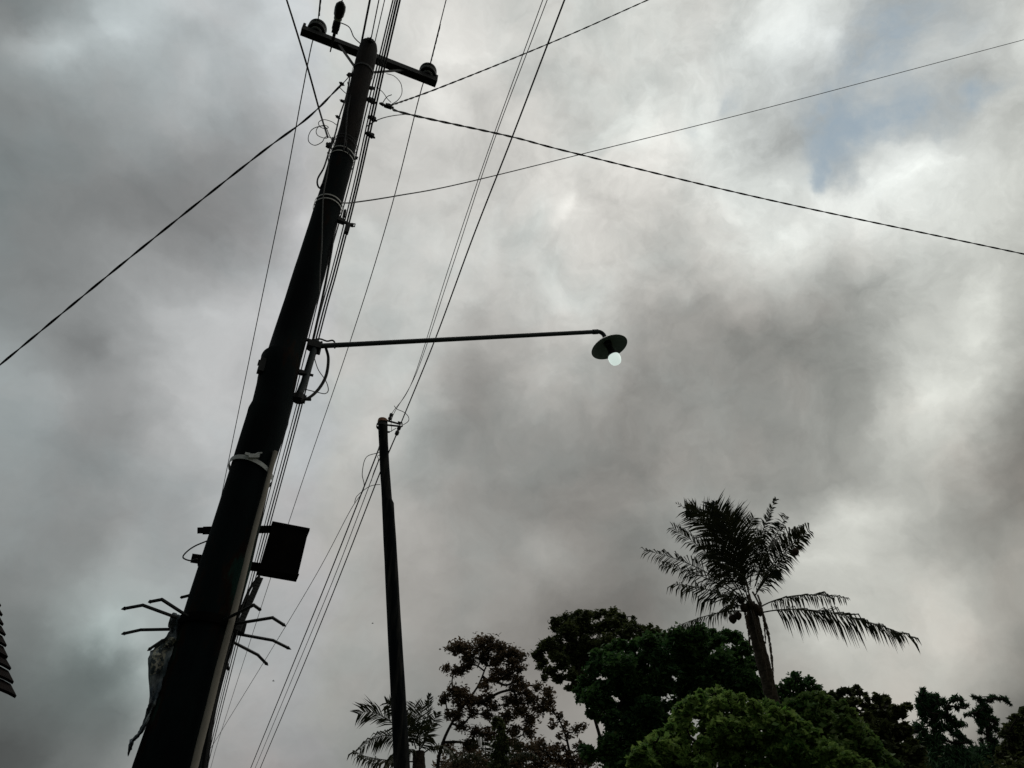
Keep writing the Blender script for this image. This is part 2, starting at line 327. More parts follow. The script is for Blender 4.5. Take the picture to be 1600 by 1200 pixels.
def smooth_path(P, sub=8):
    P = [V(p) for p in P]
    if len(P) < 3: return [P[0].lerp(P[-1], i / sub) for i in range(sub + 1)]
    out = []
    for i in range(len(P) - 1):
        p0 = P[max(i - 1, 0)]; p1 = P[i]; p2 = P[i + 1]; p3 = P[min(i + 2, len(P) - 1)]
        if i == 0: p0 = p1 * 2 - p2
        if i + 2 >= len(P): p3 = p2 * 2 - p1
        for j in range(sub):
            t = j / sub
            out.append(0.5 * ((2 * p1) + (p2 - p0) * t + (2 * p0 - 5 * p1 + 4 * p2 - p3) * t * t + (3 * p1 - p0 - 3 * p2 + p3) * t ** 3))
    out.append(P[-1]); return out

# ------------------------------------------------------------------ the ground and the lane
D = V((-0.365, 0.931, 0)); P = V((0.931, 0.365, 0)); UP = V((0, 0, 1))      # along the lane, across it, up
g = MB(); n = 40; S = 900.0
for i in range(n + 1):
    for j in range(n + 1):
        x = (i / n * 2 - 1); y = (j / n * 2 - 1); x = x * abs(x) * S; y = y * abs(y) * S
        g.v.append((x, y, 0.0 if max(abs(x), abs(y)) < 60 else random.uniform(0, 1.2)))
for i in range(n):
    for j in range(n): g.f.append((i * (n + 1) + j, (i + 1) * (n + 1) + j, (i + 1) * (n + 1) + j + 1, i * (n + 1) + j + 1)); g.m.append(0)
tag(g.build('ground', M_GRASS, smooth=False), None, None, kind='structure')
rd = MB(); c0 = P * 1.0 + D * -40 + UP * 0.004; c1 = P * 1.0 + D * 55 + UP * 0.004
rd.add([c0 - P * 1.9, c0 + P * 1.9, c1 + P * 1.9, c1 - P * 1.9], [(0, 1, 2, 3)])
tag(rd.build('road', M_ROAD, smooth=False), None, None, kind='structure')

# ------------------------------------------------------------------ main pole
PN = V((-0.3827, 0.9239, 0)); PR = V((0.9239, 0.3827, 0)); PD = 3.63        # view direction to the pole on the ground, and its right hand
def pp(px, py, off=0.0):               # point in the upright plane through the pole, off metres nearer
    d = ray(px, py); return CP + d * ((PD - off) / d.dot(PN))
def fwd(p): q = p - CP; return q.y * math.cos(PITCH) + q.z * math.sin(PITCH)
SECT = [(576,72,13.0),(575,78,14.4),(570,100,15.4),(563,130,15.4),(555,165,15.6),(547,200,16.0),(537,238,16.6),(536,241,18.2),(524,285,19),(508,340,20.5),(484,425,23.6),
        (461,500,24.8), (444.5,556,26.5),(439.3,562,30.1),(436.6,578,29.4),(435.5,584,29.3),(432.7,596,29.5),(431.4,604,29.2),(424,636,29.8),(419.2,648,31.9),(417.5,656,32.2),(392.5,735,31.4),(368,828,35.6),(352,885,38),(322,985,41),(290,1100,46),(261,1200,50)]
axis = [(pp(x, y), w) for x, y, w in SECT]
prof = [(p, w / F * fwd(p)) for p, w in axis]
bot, rb = prof[-1]; slope = (prof[-1][0] - prof[-5][0]); slope = slope / -slope.z
base = bot + slope * bot.z
pole = empty('utility_pole', base, 'tall tarred utility pole with a crossarm, silver bands and a pale conduit', 'utility pole')
pts = [base + UP * -0.3] + [base.lerp(bot, k / 6) for k in range(1, 6)] + [p for p, w in prof[::-1]]
rr = [rb * 1.07] + [rb * 1.06 - rb * 0.06 * k / 6 for k in range(1, 6)] + [w for p, w in prof[::-1]]
def ring_tube(pts, rr, n=40, rough=0.0):
    from mathutils import noise as mn
    m = MB(); vs = []
    for i, (p, r) in enumerate(zip(pts, rr)):
        for j in range(n):
            a = 2 * math.pi * j / n; q = r * (1 + rough * random.uniform(-.5, .5) + rough * 2.2 * mn.noise(V((math.cos(a) * 2.2, math.sin(a) * 2.2, p.z * 3.1))))
            vs.append(p + V((math.cos(a), math.sin(a), 0)) * q)
    k = len(pts); m.add(vs, [(i * n + j, i * n + (j + 1) % n, (i + 1) * n + (j + 1) % n, (i + 1) * n + j) for i in range(k - 1) for j in range(n)] + [tuple((k - 1) * n + j for j in range(n))])
    return m
cut = len(pts) - 7
def densify(pts, rr, step=0.12):
    a, b = [], []
    for i in range(len(pts) - 1):
        k = max(1, int((pts[i + 1] - pts[i]).length / step))
        for j in range(k): a.append(pts[i].lerp(pts[i + 1], j / k)); b.append(rr[i] + (rr[i + 1] - rr[i]) * j / k)
    return a + [pts[-1]], b + [rr[-1]]
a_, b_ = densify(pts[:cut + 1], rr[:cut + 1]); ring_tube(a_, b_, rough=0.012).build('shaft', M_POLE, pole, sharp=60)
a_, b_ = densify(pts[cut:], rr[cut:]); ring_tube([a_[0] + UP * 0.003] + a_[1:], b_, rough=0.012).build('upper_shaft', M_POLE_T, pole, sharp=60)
def rad_at(z):
    if z >= prof[0][0].z: return V((prof[0][0].x, prof[0][0].y, z)), prof[0][1]
    for (p, r), (q, s) in zip(prof, prof[1:]):
        if q.z <= z <= p.z: t = (p.z - z) / (p.z - q.z); return p.lerp(q, t), r + (s - r) * t
    return bot, rb
def band(px, py, w, mat_, gap=0.004, tiltd=0.0, name='steel_band'):
    z = pp(px, py).z; c, r = rad_at(z); m = MB()
    vs = []; nn = 48
    for rr_, zz in ((r + gap, -w / 2), (r + gap + 0.003, -w / 2), (r + gap + 0.003, w / 2), (r + gap, w / 2)):
        for j in range(nn):
            a = 2 * math.pi * j / nn; dv = V((math.cos(a), math.sin(a), 0)); vs.append(c + dv * rr_ + UP * (zz + tiltd * dv.dot(PR)))
    fs = [(i * nn + j, i * nn + (j + 1) % nn, ((i + 1) % 4) * nn + (j + 1) % nn, ((i + 1) % 4) * nn + j) for i in range(4) for j in range(nn)]
    m.add(vs, fs)
    return m, c, r, z
for (x, y, w, ti) in ((529, 244, .011, -.010), (528, 251, .011, -.006), (508, 320, .012, 0), (507, 326, .010, .004)):
    m, c, r, z = band(x, y, w, M_BAND, 0.006, ti); m.build('steel_band', M_BAND, pole)
m, c, r, z = band(540, 226, .010, M_STEEL, 0.008, -.02); m.build('wire_wrap', M_STEEL, pole)
m, c, r, z = band(541, 231, .010, M_STEEL, 0.008, -.02); m.build('wire_wrap', M_STEEL, pole)
m, c, r, z = band(392, 738, .026, M_STRAP, 0.010, -.030)
q = c - PN * (r + 0.018)
kn = (q + UP * 0.02 - PR * 0.005)
m.box(kn, PR * 0.026 + UP * 0.008, UP * 0.012, PN * 0.006); m.tube([kn, kn + PR * .015 + UP * .02, kn + PR * .035 + UP * .032], [.008, .007, .003], 6)
m.box(kn + PR * -0.035 + UP * 0.002, PR * 0.012, UP * 0.008, PN * 0.004)
m.build('strap', M_STRAP, pole, sharp=30)
# collar bolts on the left shoulder
m = MB(); c = pp(409, 572, 0.05); m.box(c, PR * 0.018, UP * 0.05, PN * 0.02); m.box(c - PR * 0.012 + UP * 0.02, PR * 0.014, UP * 0.014, PN * 0.012); m.build('clamp_plate', M_STEEL, pole)
# pale conduit strapped up the front right side
cpts = [pp(x, y, o) for x, y, o in ((430, 706, .085), (416, 762, .10), (404, 805, .105), (391, 855, .115), (377, 912, .12), (360, 978, .125), (342, 1045, .13), (326, 1110, .13), (310, 1172, .13), (302, 1205, .13))]
last = cpts[-1]; cpts += [last + (V((0, 0, -1)) * 0.5), V((last.x, last.y, 0.05)) + (base - bot) * 0.5]
cr_ = [0.0125, .0125, .013, .0135, .014, .0145, .015, .015, .015, .015, .015, .015]
MB().tube(smooth_path(cpts, 4), sum([[r_] * 4 for r_ in cr_[:-1]], []) + [cr_[-1]], 12).build('conduit', M_CONDUIT, pole)
# cables stapled to the face of the pole
def pole_cable(lst, r, m_, name='riser_cable'):
    return MB().tube(smooth_path([pp(*q) for q in lst], 6), r, 6).build(name, m_, pole)
pole_cable([(512,238,.10),(513,262,.115),(506,300,.13),(504,335,.13),(503,380,.135),(500,425,.14),(499,458,.13)], .0045, M_RUBG)
pole_cable([(547,118,.03),(541,150,.06),(531,180,.07),(525,205,.08),(517,232,.10)], .007, M_RUB)
pole_cable([(552,116,.03),(548,150,.06),(543,175,.09),(540,210,.1),(537,235,.11)], .006, M_RUB)
pole_cable([(520,215,.05),(513,240,.05),(506,262,.05),(497,278,.02),(496,288,.02),(500,294,.03),(504,287,.06)], .007, M_RUB)
pole_cable([(524,345,.03),(519,385,.04),(511,430,.03),(506,455,.02),(494,510,.02),(487,540,.0)], .008, M_RUB)
pole_cable([(545,205,.06),(541,225,.10),(545,240,.11),(549,254,.09)], .005, M_RUB)
pole_cable([(405,900,.05),(388,925,.05),(365,985,.05),(345,1060,.05),(327,1140,.06),(317,1200,.06)], .007, M_RUB)
pole_cable([(388,930,.04),(374,975,.03),(352,1045,.03),(334,1120,.03),(323,1200,.03)], .006, M_RUB)
pole_cable([(331,1130,.05),(325,1160,.06),(318,1205,.06)], .008, M_RUB)
# perforated strap hanging from the box bracket
m = MB(); a = pp(407, 902, .02); b = pp(371, 985, .06); nh = 17
dn = (b - a).normalized(); sx = dn.cross(PN).normalized()
m.bar(a + sx * .011, b + sx * .011, .004, .006); m.bar(a - sx * .011, b - sx * .011, .004, .006)
for k in range(nh):
    c = a.lerp(b, (k + .5) / nh); m.box(c, sx * .0105, dn * .0075, PN * .003)
m.build('perforated_strap', M_STEEL, pole, smooth=False)
# crossarm behind the pole top, with braces and spool insulators
HA = 9.08
xa, xb = at_h(471, 47, HA), at_h(682, 129, HA)
XD = (xb - xa).normalized(); XN = XD.cross(UP)
ca = MB(); ca.bar(xa, xb, 0.075, 0.075)
for e, s in ((xa, 1), (xb, -1)):
    ca.box(e + XD * s * 0.012 + UP * .05, XD * .012, XN * .040, UP * .032)
arm = ca.build('crossarm', M_STEEL, pole, smooth=False)
for t in (0.095, 0.925):
    c = xa.lerp(xb, t) + UP * 0.04; m = MB()
    m.lathe(c, UP, [(.05, 0), (.055, .012), (.055, .03), (.086, .036), (.090, .05), (.088, .066), (.066, .075), (.062, .095), (.085, .105), (.090, .118), (.088, .134), (.06, .146), (.02, .15)], 28)
    m.lathe(c, UP, [(.0895, .060), (.0925, .063), (.0925, .067), (.0885, .070)], 28, 1, False)
    m.lathe(c, UP, [(.0565, .012), (.060, .015), (.060, .019), (.0565, .022)], 28, 1, False)
    m.tube([c - UP * .11, c + UP * .01], .012, 8)
    m.build('insulator', [M_INS, M_INSB], arm)
for q in ((527, 74, 557, 108), (630, 115, 571, 114)):
    a = at_h(q[0], q[1], HA - .02) - D * .04; c = pp(q[2], q[3], .03); MB().bar(a, c, .028, .008, up=PN).build('brace', M_STEEL, pole, smooth=False)
m = MB(); c, r = rad_at(HA); 
c = c - UP * .12; m.bar(c - D * (r + .045), c + D * (r + .10), .018, .018); m.bar(c - D * (r + .022) - XD * .03, c - D * (r + .022) + XD * .03, .012, .05)
m.build('through_bolt', M_STEEL, pole, smooth=False)
m, c, r, z = band(566, 114, .03, M_STEEL, 0.004, 0); m.build('brace_band', M_STEEL, pole)

# ------------------------------------------------------------------ wires
def wire(pts, r, label, name='power_line', cat='power line', group=None, twist=0, m_=None, sub=10, n=6):
    path = smooth_path(pts, sub); m = MB()
    if twist:
        # resample densely and wind two cores round each other
        Ls = [0]
        for a, b in zip(path, path[1:]): Ls.append(Ls[-1] + (b - a).length)
        tot = Ls[-1]; k = int(tot / (twist / 10)) + 2; dense = []; i = 0
        for s in range(k + 1):
            d_ = tot * s / k
            while i < len(Ls) - 2 and Ls[i + 1] < d_: i += 1
            t = (d_ - Ls[i]) / max(Ls[i + 1] - Ls[i], 1e-6); dense.append((path[i].lerp(path[i + 1], t), d_))
        for ph in (0, math.pi):
            q = []
            for j, (p, d_) in enumerate(dense):
                t = (dense[min(j + 1, k)][0] - dense[max(j - 1, 0)][0]).normalized(); a = t.cross(UP).normalized(); b = t.cross(a)
                w = 2 * math.pi * d_ / twist + ph; q.append(p + (a * math.cos(w) + b * math.sin(w)) * r * 0.95)
            m.tube(q, r, 5)
    else: m.tube(path, r, n)
    return tag(m.build(name, m_ or M_RUB), label, cat, group)
G1 = 'lines running along the lane past the main pole'
def over(p, q, s): return p + (p - q) * s        # carry a line on past its last seen point
def H(*a): return [at_h(*q) for q in a]
def along(lst, up=1.2, down=1.0): p = H(*lst); return [over(p[0], p[1], up)] + p + [over(p[-1], p[-2], down)]
# on the crossarm insulators
ia, ib = xa.lerp(xb, .095) + UP * .125, xa.lerp(xb, .925) + UP * .125
def ins_wires(c, side, ins_px, top, far, which):
    tpx = at_h(*top); p = [over(tpx, c, 12), tpx, c - D * .09 + XD * side * .0]
    wire([over(tpx, c, 8), tpx, c - D * .085], .0048, f'wire coming from overhead to the {which} crossarm insulator', group='wires tied to the crossarm insulators')
    dv = (tpx - c).normalized(); wire([c - D * .085 + dv * .05, c - D * .085 + dv * .24, c - D * .085 + dv * .42], .0035, f'wire tail wrapped round the wire just above the {which} crossarm insulator', name='binding_wire', cat='wire', twist=.13)
    f = H(*far); wire([c + D * .085] + f + [over(f[-1], f[-2], 1.5)], .0055, f'wire leaving the {which} crossarm insulator down the lane', group='wires tied to the crossarm insulators')
ins_wires(ia, -1, None, (500, 0, HA + .17), ((487, 70, 9.2), (471, 152, 9.18), (443, 302, 9.12), (398, 520, 9.0), (345, 780, 8.8), (330, 860, 8.7)), 'left')
ins_wires(ib, 1, None, (697, 0, HA + .17), ((655, 152, 9.18), (607, 340, 9.1), (545, 540, 8.95), (450, 820, 8.75), (345, 1145, 8.4), (330, 1197, 8.3)), 'right')
# four lines passing just right of the pole
for k, (lst, r) in enumerate(((((614, 0, 7.6), (590, 100, 7.5), (566, 200, 7.4), (543, 300, 7.3), (508, 425, 7.2), (492, 490, 7.1), (455, 640, 7.0), (405, 830, 6.8), (363, 1000, 6.6), (316, 1195, 6.3)), .0055),
        (((617.5, 0, 7.7), (594, 100, 7.6), (572, 200, 7.5), (550, 300, 7.4), (518, 425, 7.3), (500, 490, 7.2), (459, 650, 7.1), (411, 830, 6.9), (367, 1000, 6.7), (319, 1195, 6.4)), .0055),
        (((621, 0, 7.8), (598, 100, 7.7), (576, 200, 7.6), (554, 300, 7.5), (522, 425, 7.4), (504, 490, 7.3), (462, 655, 7.2), (415, 830, 7.0), (370, 1000, 6.8), (322, 1195, 6.5)), .008),
        (((625, 0, 7.9), (602, 100, 7.8), (580, 200, 7.7), (557.5, 300, 7.6), (526, 425, 7.5), (508, 490, 7.4), (466, 655, 7.3), (419, 830, 7.1), (374, 1000, 6.9), (325, 1195, 6.6)), .0075))):
    wire(along(lst, 1.4, .6), r, ['thin leftmost line of the four bundled beside the pole', 'second line from the left of the four bundled beside the pole', 'thick third line of the bundle right of the pole', 'thick outermost line of the bundle right of the pole'][k], group=G1)
# lines that end on the pole top
top = prof[0][0]
for k, (x0, x1, y1, r) in enumerate(((578, 565, 66, .010), (592, 579.5, 62, .0055), (601, 586, 65, .0045))):
    a = at_h(x0, 0, 9.15); b = at_h(x1, y1, 9.14); wire([over(a, b, 7), a, b], r, ['thick cable meeting the left edge of the pole top', 'wire meeting the middle of the pole top', 'thin wire meeting the right edge of the pole top'][k], group='wires ending on the pole top')
# strain clamp hanging on its own wire over the crossarm
cl0, cl1 = at_h(516, 81, 9.02), at_h(534, 3, 9.02); ax = (cl1 - cl0); Lc = ax.length
sc = empty('strain_clamp', cl0, 'bulky dark strain clamp reaching over the left half of the crossarm', 'clamp')
m = MB(); m.lathe(cl0, ax, [(.006, 0), (.008, .18 * Lc), (.014, .22 * Lc), (.016, .48 * Lc), (.03, .5 * Lc)], 10)
m.box(cl0 + ax * .54, ax * .07, XD * .035, UP * .02); m.box(cl0 + ax * .44, ax * .05, XD * .030, UP * .015)
m.build('clamp_body', M_STEEL, sc)
m = MB(); m.lathe(cl0, ax, [(.028, .60 * Lc), (.034, .66 * Lc), (.036, .70 * Lc), (.048, .75 * Lc), (.052, .86 * Lc), (.046, .94 * Lc), (.02, 1.0 * Lc)], 16); m.build('insulator', M_INS, sc)
m = MB(); m.lathe(cl0, ax, [(.0365, .655 * Lc), (.0385, .665 * Lc), (.0385, .69 * Lc), (.0365, .70 * Lc)], 16); m.build('ring', M_INSB, sc)
a = at_h(538.5, 0, 9.02); wire([over(cl1, cl0, 14), cl1], .0055, 'wire held by the strain clamp, running back overhead')
wire([cl0.lerp(cl1, .62), at_h(545, 42, 9.0), at_h(553, 58, 9.0), at_h(564, 69, 9.05)], .0055, 'short curved jumper from the strain clamp to the pole top', name='jumper_wire', cat='wire')
# thick line from overhead to the left side of the pole
p = [at_h(448, 0, 8.9), at_h(460, 38, 8.6), at_h(481, 107, 8.25), at_h(499, 172, 8.0), pp(512, 214, .02)]
wire([over(p[0], p[1], 4)] + p, .0085, 'thick cable coming down from overhead to the left side of the pole', name='service_cable', cat='cable')
# twisted service drops
p = [pp(533, 133, 0.02), at_r(480, 185, 3.75), at_r(400, 245, 4.1), at_r(200, 405, 5.0), at_r(0, 570, 6.3)]
wire(p + [over(p[-1], p[-2], 1.5)], .0052, 'twisted cable dropping from the pole to the far left edge', name='service_cable', cat='cable', group='twisted service cables fanning from the main pole', twist=.5)
hub = pp(607, 166, .03)
p = [hub, at_r(650, 151, 3.9), at_r(700, 132, 4.0), at_r(800, 92, 4.15), at_r(900, 50, 4.3), at_r(1012, 0, 4.5)]
wire(p + [over(p[-1], p[-2], 3)], .0048, 'twisted cable rising from the right dead end to the top edge', name='service_cable', cat='cable', group='twisted service cables fanning from the main pole', twist=.34)
p = [hub, at_r(640, 179, 4.0), at_r(800, 214, 4.9), at_r(900, 240, 5.5), at_r(1200, 312, 7.6), at_r(1600, 397, 11.0)]
wire(p + [over(p[-1], p[-2], 1.2)], .0068, 'twisted cable slanting down across the sky to the right edge', name='service_cable', cat='cable', group='twisted service cables fanning from the main pole', twist=.5)
p = [pp(534, 317, .08), at_r(555, 316, 3.75), at_r(620, 306, 4.1), at_r(720, 287, 4.7), at_r(900, 243, 5.8), at_r(1200, 168, 8.2), at_r(1600, 62, 12.5)]
wire(p + [over(p[-1], p[-2], 1.2)], .0062, 'thin single wire from below the silver bands rising to the right edge', name='telephone_wire', cat='wire')
p = [pp(572, 198, .0), pp(591, 187, .0), at_r(613, 181, 3.8), at_r(640, 178, 4.0)]
wire(p, .0045, 'short loose wire joining the right-hand twisted cable to the pole', name='jumper_wire', cat='wire')
# loose loops
def loop(lst, r, label): return wire([pp(*q) for q in lst], r, label, name='loose_wire', cat='wire', group='loose wire ends and loops on the main pole')
loop([(531,135,.02),(538,128,.02),(545,120,.03),(549,114,.03)], .004, 'short strand from the left twisted cable up to the neck clamp')
loop([(530,136,.02),(541,146,.03),(545,142,.03),(543,128,.03)], .0035, 'small hooked strand beside the left twisted cable')
loop([(527,196,.05),(518,190,.05),(506,187,.05),(498,191,.05),(500,198,.05),(508,201,.05),(513,199,.05),(508,196,.05),(498,198,.05),(494,205,.05),(497,212,.05),(508,216,.05),(514,214,.05)], .0032, 'small double loop of thin wire left of the pole neck')
loop([(521,216,.05),(509,214,.05),(503,222,.05),(492,227,.05),(483,222,.05),(482,213,.05),(487,203,.05),(497,198,.05),(508,198,.05),(514,210,.05),(520,222,.05)], .0032, 'larger drooping wire loop left of the pole neck')
loop([(604,115,.02),(616,119,.0),(626,130,.0),(628,145,.0),(622,156,.0),(612,163,.0)], .0035, 'thin wire arch bending over the right dead end')
loop([(588,136,.02),(598,144,.0),(605,154,.0),(611,160,.0)], .0035, 'short slack wire between bundle and dead end')
loop([(490,555,.0),(497,577,-.03),(509,595,-.03),(513,609,-.03),(508,615,-.03),(496,613,-.03),(472,607,.0)], .0028, 'thin curl of wire below the lamp arm')
loop([(509,543,.0),(513,560,-.02),(510,585,-.02),(500,605,-.02),(485,620,.0),(469,626,.02)], .0095, 'thick cable bow hanging from the lamp arm to the pipe foot')
loop([(489,535,.0),(496,530,.0),(502,530,.0),(511,533,-.01),(520,532,-.01),(524,538,-.01),(523,544,-.01)], .0055, 'cable end curling over the root of the lamp arm')
loop([(324,845,.0),(305,853,.0),(292,862,.0),(286,871,.0),(297,876,.0),(308,874,.0),(310,884,.0),(314,888,.02)], .0035, 'thin wire loop on the left end of the lower bracket')
loop([(596,164,.02),(604,152,.0),(612,148,.0)], .004, 'short wire tail above the dead end')

# ------------------------------------------------------------------ clamps and hooks up the pole
CG = 'cable clamps and hooks up the main pole'
def clamp(px, py, s, label, rot=0.3, off=0.0, kind=0):
    c = pp(px, py, off); s *= 1.3; e = empty('cable_clamp', c, label, 'clamp', CG); m = MB()
    ca_, sa = math.cos(rot), math.sin(rot); x = PR * ca_ + UP * sa; y = UP * ca_ - PR * sa
    m.box(c, x * s, y * s * .55, PN * s * .6); m.box(c + x * s * .2 + y * s * .8, x * s * .35, y * s * .4, PN * s * .35)
    if kind: m.box(c - x * s * 0.9 - y * s * .5, x * s * .5, y * s * .3, PN * s * .4)
    m.build('clamp_jaw', M_STEEL, e, smooth=False)
    m = MB(); m.tube([c - x * s * 1.7, c + x * s * 1.75], s * .22, 6); m.lathe(c + x * s * 1.2, x, [(s * .4, 0), (s * .4, s * .3)], 6); m.lathe(c - x * s * 1.5, x, [(s * .4, 0), (s * .4, s * .3)], 6)
    m.tube([c - y * s * 1.1 + x * s * .3, c + y * s * 1.2 + x * s * .1], s * .18, 6)
    m.build('clamp_bolt', M_STEEL, e); return e
clamp(607, 166, .022, 'dead end clamp where both right-hand twisted cables start', .1, .03, 1)
clamp(597, 163, .013, 'small link between the pole and the cable dead end', -.5, .03, 1)
clamp(580, 157, .024, 'stout clamp against the right side of the pole below the brace', -.3, .02, 1)
clamp(581, 138, .016, 'small clamp on the bundle just under the right brace', 1.0, .02)
clamp(582, 185, .021, 'clamp on the line bundle below the dead end', -.5, .02, 1)
clamp(579, 211, .021, 'clamp jutting right of the line bundle above the silver bands', -.5, .02, 1)
clamp(555, 247, .014, 'small clamp beside the upper pair of silver bands', .9, .02)
clamp(547, 117, .017, 'clamp at the upper left neck of the pole under the crossarm', .7, .02, 1)
clamp(534, 131, .013, 'hook holding the left twisted cable', -.5, .02)
clamp(535, 158, .012, 'hook on the left of the pole below the left twisted cable', -.2, .02)
clamp(528, 183, .012, 'hook level with the small wire loops on the left', -.5, .02)
clamp(514, 227, .018, 'clamp where the thick overhead cable ends left of the pole', 1.1, .03, 1)
clamp(473, 583, .012, 'bolt clamp halfway down the lamp pipe', .0, .02)
# bracket reaching right below the lower silver band
e = empty('wire_bracket', pp(527, 344, .03), 'bracket arm with clamp reaching right below the lower silver band', 'bracket'); m = MB()
m.bar(pp(527, 343, .03), pp(538, 347, .03), .035, .035); m.bar(pp(538, 347, .03), pp(552, 353, .03), .018, .018); m.build('arm', M_STEEL, e, smooth=False)
m = MB(); m.bar(pp(545, 350, .03), pp(541, 364, .03), .03, .03); m.tube([pp(549, 349, .03), pp(555, 350, .03), pp(554, 354, .03), pp(548, 354, .03)], .005, 6); m.build('clamp', M_STEEL, e, smooth=False)
m = MB(); m.bar(pp(539, 329, .03), pp(537, 339, .03), .018, .02); m.tube([pp(540, 327, .03), pp(536.5, 342, .03)], .004, 6)
tag(m.build('line_splice', M_RUB, smooth=False), 'short black splice on a bundled line above the wire bracket', 'splice')

# ------------------------------------------------------------------ street lamp
a0 = pp(493, 541, .0)
dE = ray(929, 518.5)
# horizontal run along P: solve for its length
den = (P.x * dE.y - P.y * dE.x); Lr = (dE.x * (a0.y) - dE.y * (a0.x)) / (P.x * dE.y - P.y * dE.x)
hz = V((a0.x, a0.y, 0)) + P * Lr; tt = hz.y / dE.y; a1 = CP + dE * tt
ad = (a1 - a0).normalized(); an = PN.copy(); adn = (ad.cross(D)).normalized()
if adn.z > 0: adn = -adn
adn = (adn * .72 - UP * .28).normalized()                       # the lamp axis: square to the arm, pointing down and outwards
lamp = empty('street_lamp', a0, 'street lamp on a long pipe arm with saucer shade and white bulb', 'street lamp')
elb = [a1 + ad * .03 + (ad * math.sin(t) * .045 + adn * (1 - math.cos(t)) * .045) for t in [k * math.pi / 2 / 6 for k in range(7)]]
MB().tube([a0 - ad * .01, a0 + ad * .02] + [a0.lerp(a1, k / 5) for k in range(1, 6)] + elb + [elb[-1] + adn * .05], .0165, 14).build('arm', M_ARM, lamp)
MB().tube([a1 - ad * .015, a1 + ad * .03], .020, 14).build('elbow_collar', M_ARM, lamp)
sx_ = elb[-1] + adn * .05
m = MB(); m.lathe(sx_, adn, [(.022, -.02), (.026, 0), (.034, .012), (.07, .022), (.115, .040), (.142, .062), (.146, .068), (.143, .066), (.114, .046), (.07, .029), (.03, .02), (.02, .02)], 40, 0, False)
m.build('shade', M_SHADE, lamp, sharp=60)
m = MB(); m.lathe(sx_, adn, [(.030, .0), (.030, .05), (.024, .055), (.024, .112), (.031, .118), (.034, .155)], 20); m.build('socket', M_SOCK, lamp)
m = MB(); m.lathe(sx_, adn, [(.034, .155), (.044, .158), (.047, .166), (.047, .190), (.043, .210), (.036, .223), (.022, .231), (.003, .234)], 28); m.build('bulb', M_BULB, lamp)
# mounting pipe alongside the pole
m = MB(); m.tube([pp(494, 533, .0), pp(490, 548, .0), pp(484, 568, .0), pp(475, 598, .0), pp(467, 618, .0)], .021, 12); m.build('mounting_pipe', M_ARM, lamp)
m = MB(); m.bar(a0 - P * .05, a0 + P * .03, .05, .05); m.bar(a0 + UP * .035 - P * .06, a0 + UP * .035 + P * .02, .02, .012); m.tube([a0 + P * .03 - UP * .06, a0 + P * .03 + UP * .05], .008, 6); m.tube([a0 + P * .03 - UP * .055, a0 + P * .0 - UP * .06, a0 - P * .04 - UP * .04], .007, 6); m.build('pipe_clamp', M_STEEL, lamp, smooth=False)
m = MB(); q = pp(467, 622, .0); m.bar(q - P * .05, q + P * .04, .045, .03); m.lathe(q - UP * .02, UP, [(.034, 0), (.034, .04)], 12); m.bar(q + P * .03, q + P * .07 + UP * .01, .012, .012); m.build('foot_clamp', M_STEEL, lamp, smooth=False)
m = MB(); q = pp(474, 583, .0); m.bar(q - P * .06, q + P * .035, .03, .022); m.bar(q + P * .035, q + P * .06, .012, .012); m.build('middle_clamp', M_STEEL, lamp, smooth=False)

# ------------------------------------------------------------------ black metal box on two bars
OB = -0.17
def bp(px, py, o=OB): return pp(px, py, o)
bx = empty('metal_box', bp(445, 862), 'square black metal box held on two bars right of the pole', 'metal box')
c1, c2, c3, c4 = bp(424, 823), bp(480, 834), bp(464, 902), bp(404, 891)
m = MB(); th = PN * .035
vs = [c1 - th, c2 - th, c3 - th, c4 - th, c1 + th, c2 + th, c3 + th, c4 + th]
m.add(vs, [(3, 2, 1, 0), (4, 5, 6, 7), (0, 1, 5, 4), (1, 2, 6, 5), (2, 3, 7, 6), (3, 0, 4, 7)]); m.build('box_body', M_BOX, bx, smooth=False)
m = MB(); m.bar(bp(423, 823) + UP * .004, bp(481.5, 834) + UP * .004, .078, .018); m.build('lid', M_BOX, bx, smooth=False)
m = MB(); m.bar(bp(402, 892), bp(465, 903), .08, .008); m.build('bottom_flange', M_BOX, bx, smooth=False)
for (l0, l1, w) in (((317, 829), (424, 827), .030), ((299, 872), (409, 887), .036)):
    m = MB(); m.bar(bp(*l0), bp(*l1), .03, w); m.build('mounting_bar', M_BOX, bx, smooth=False)
MB().bar(bp(317, 825) - PR * .004, bp(317, 833) - PR * .004, .045, .012, up=PN).build('end_plate', M_BOX, bx, smooth=False)

# ------------------------------------------------------------------ spiked collar
SZ = pp(323, 982).z
sp = empty('spiked_collar', rad_at(SZ)[0], 'ring of long bent spikes clamped round the lower pole', 'spiked collar')
c, r = rad_at(SZ)
m = MB(); m.lathe(c - UP * .02, UP, [(r + .006, 0), (r + .016, 0), (r + .016, .04), (r + .006, .04), (r + .006, 0)], 36, 0, False); m.build('collar', M_BOX, sp)
m = MB(); q = pp(376, 981, .0); m.box(q, PR * .022, UP * .026, PN * .02); m.build('collar_lock', M_STEEL, sp, smooth=False)
def spike(a, b, t):
    m = MB(); a, b, t = V(a), V(b), V(t); d1 = (b - a).normalized(); tip = b.lerp(t, .80)
    m.tube([a, b], .0075, 5); m.tube([b - d1 * .004, tip], .0073, 5); m.tube([tip, t], [.0095, .001], 5)
    m.build('spike', M_STEEL, sp, sharp=20)
HS = SZ
def s3(x, y, dz=0.0): return at_h(x, y, HS + dz)
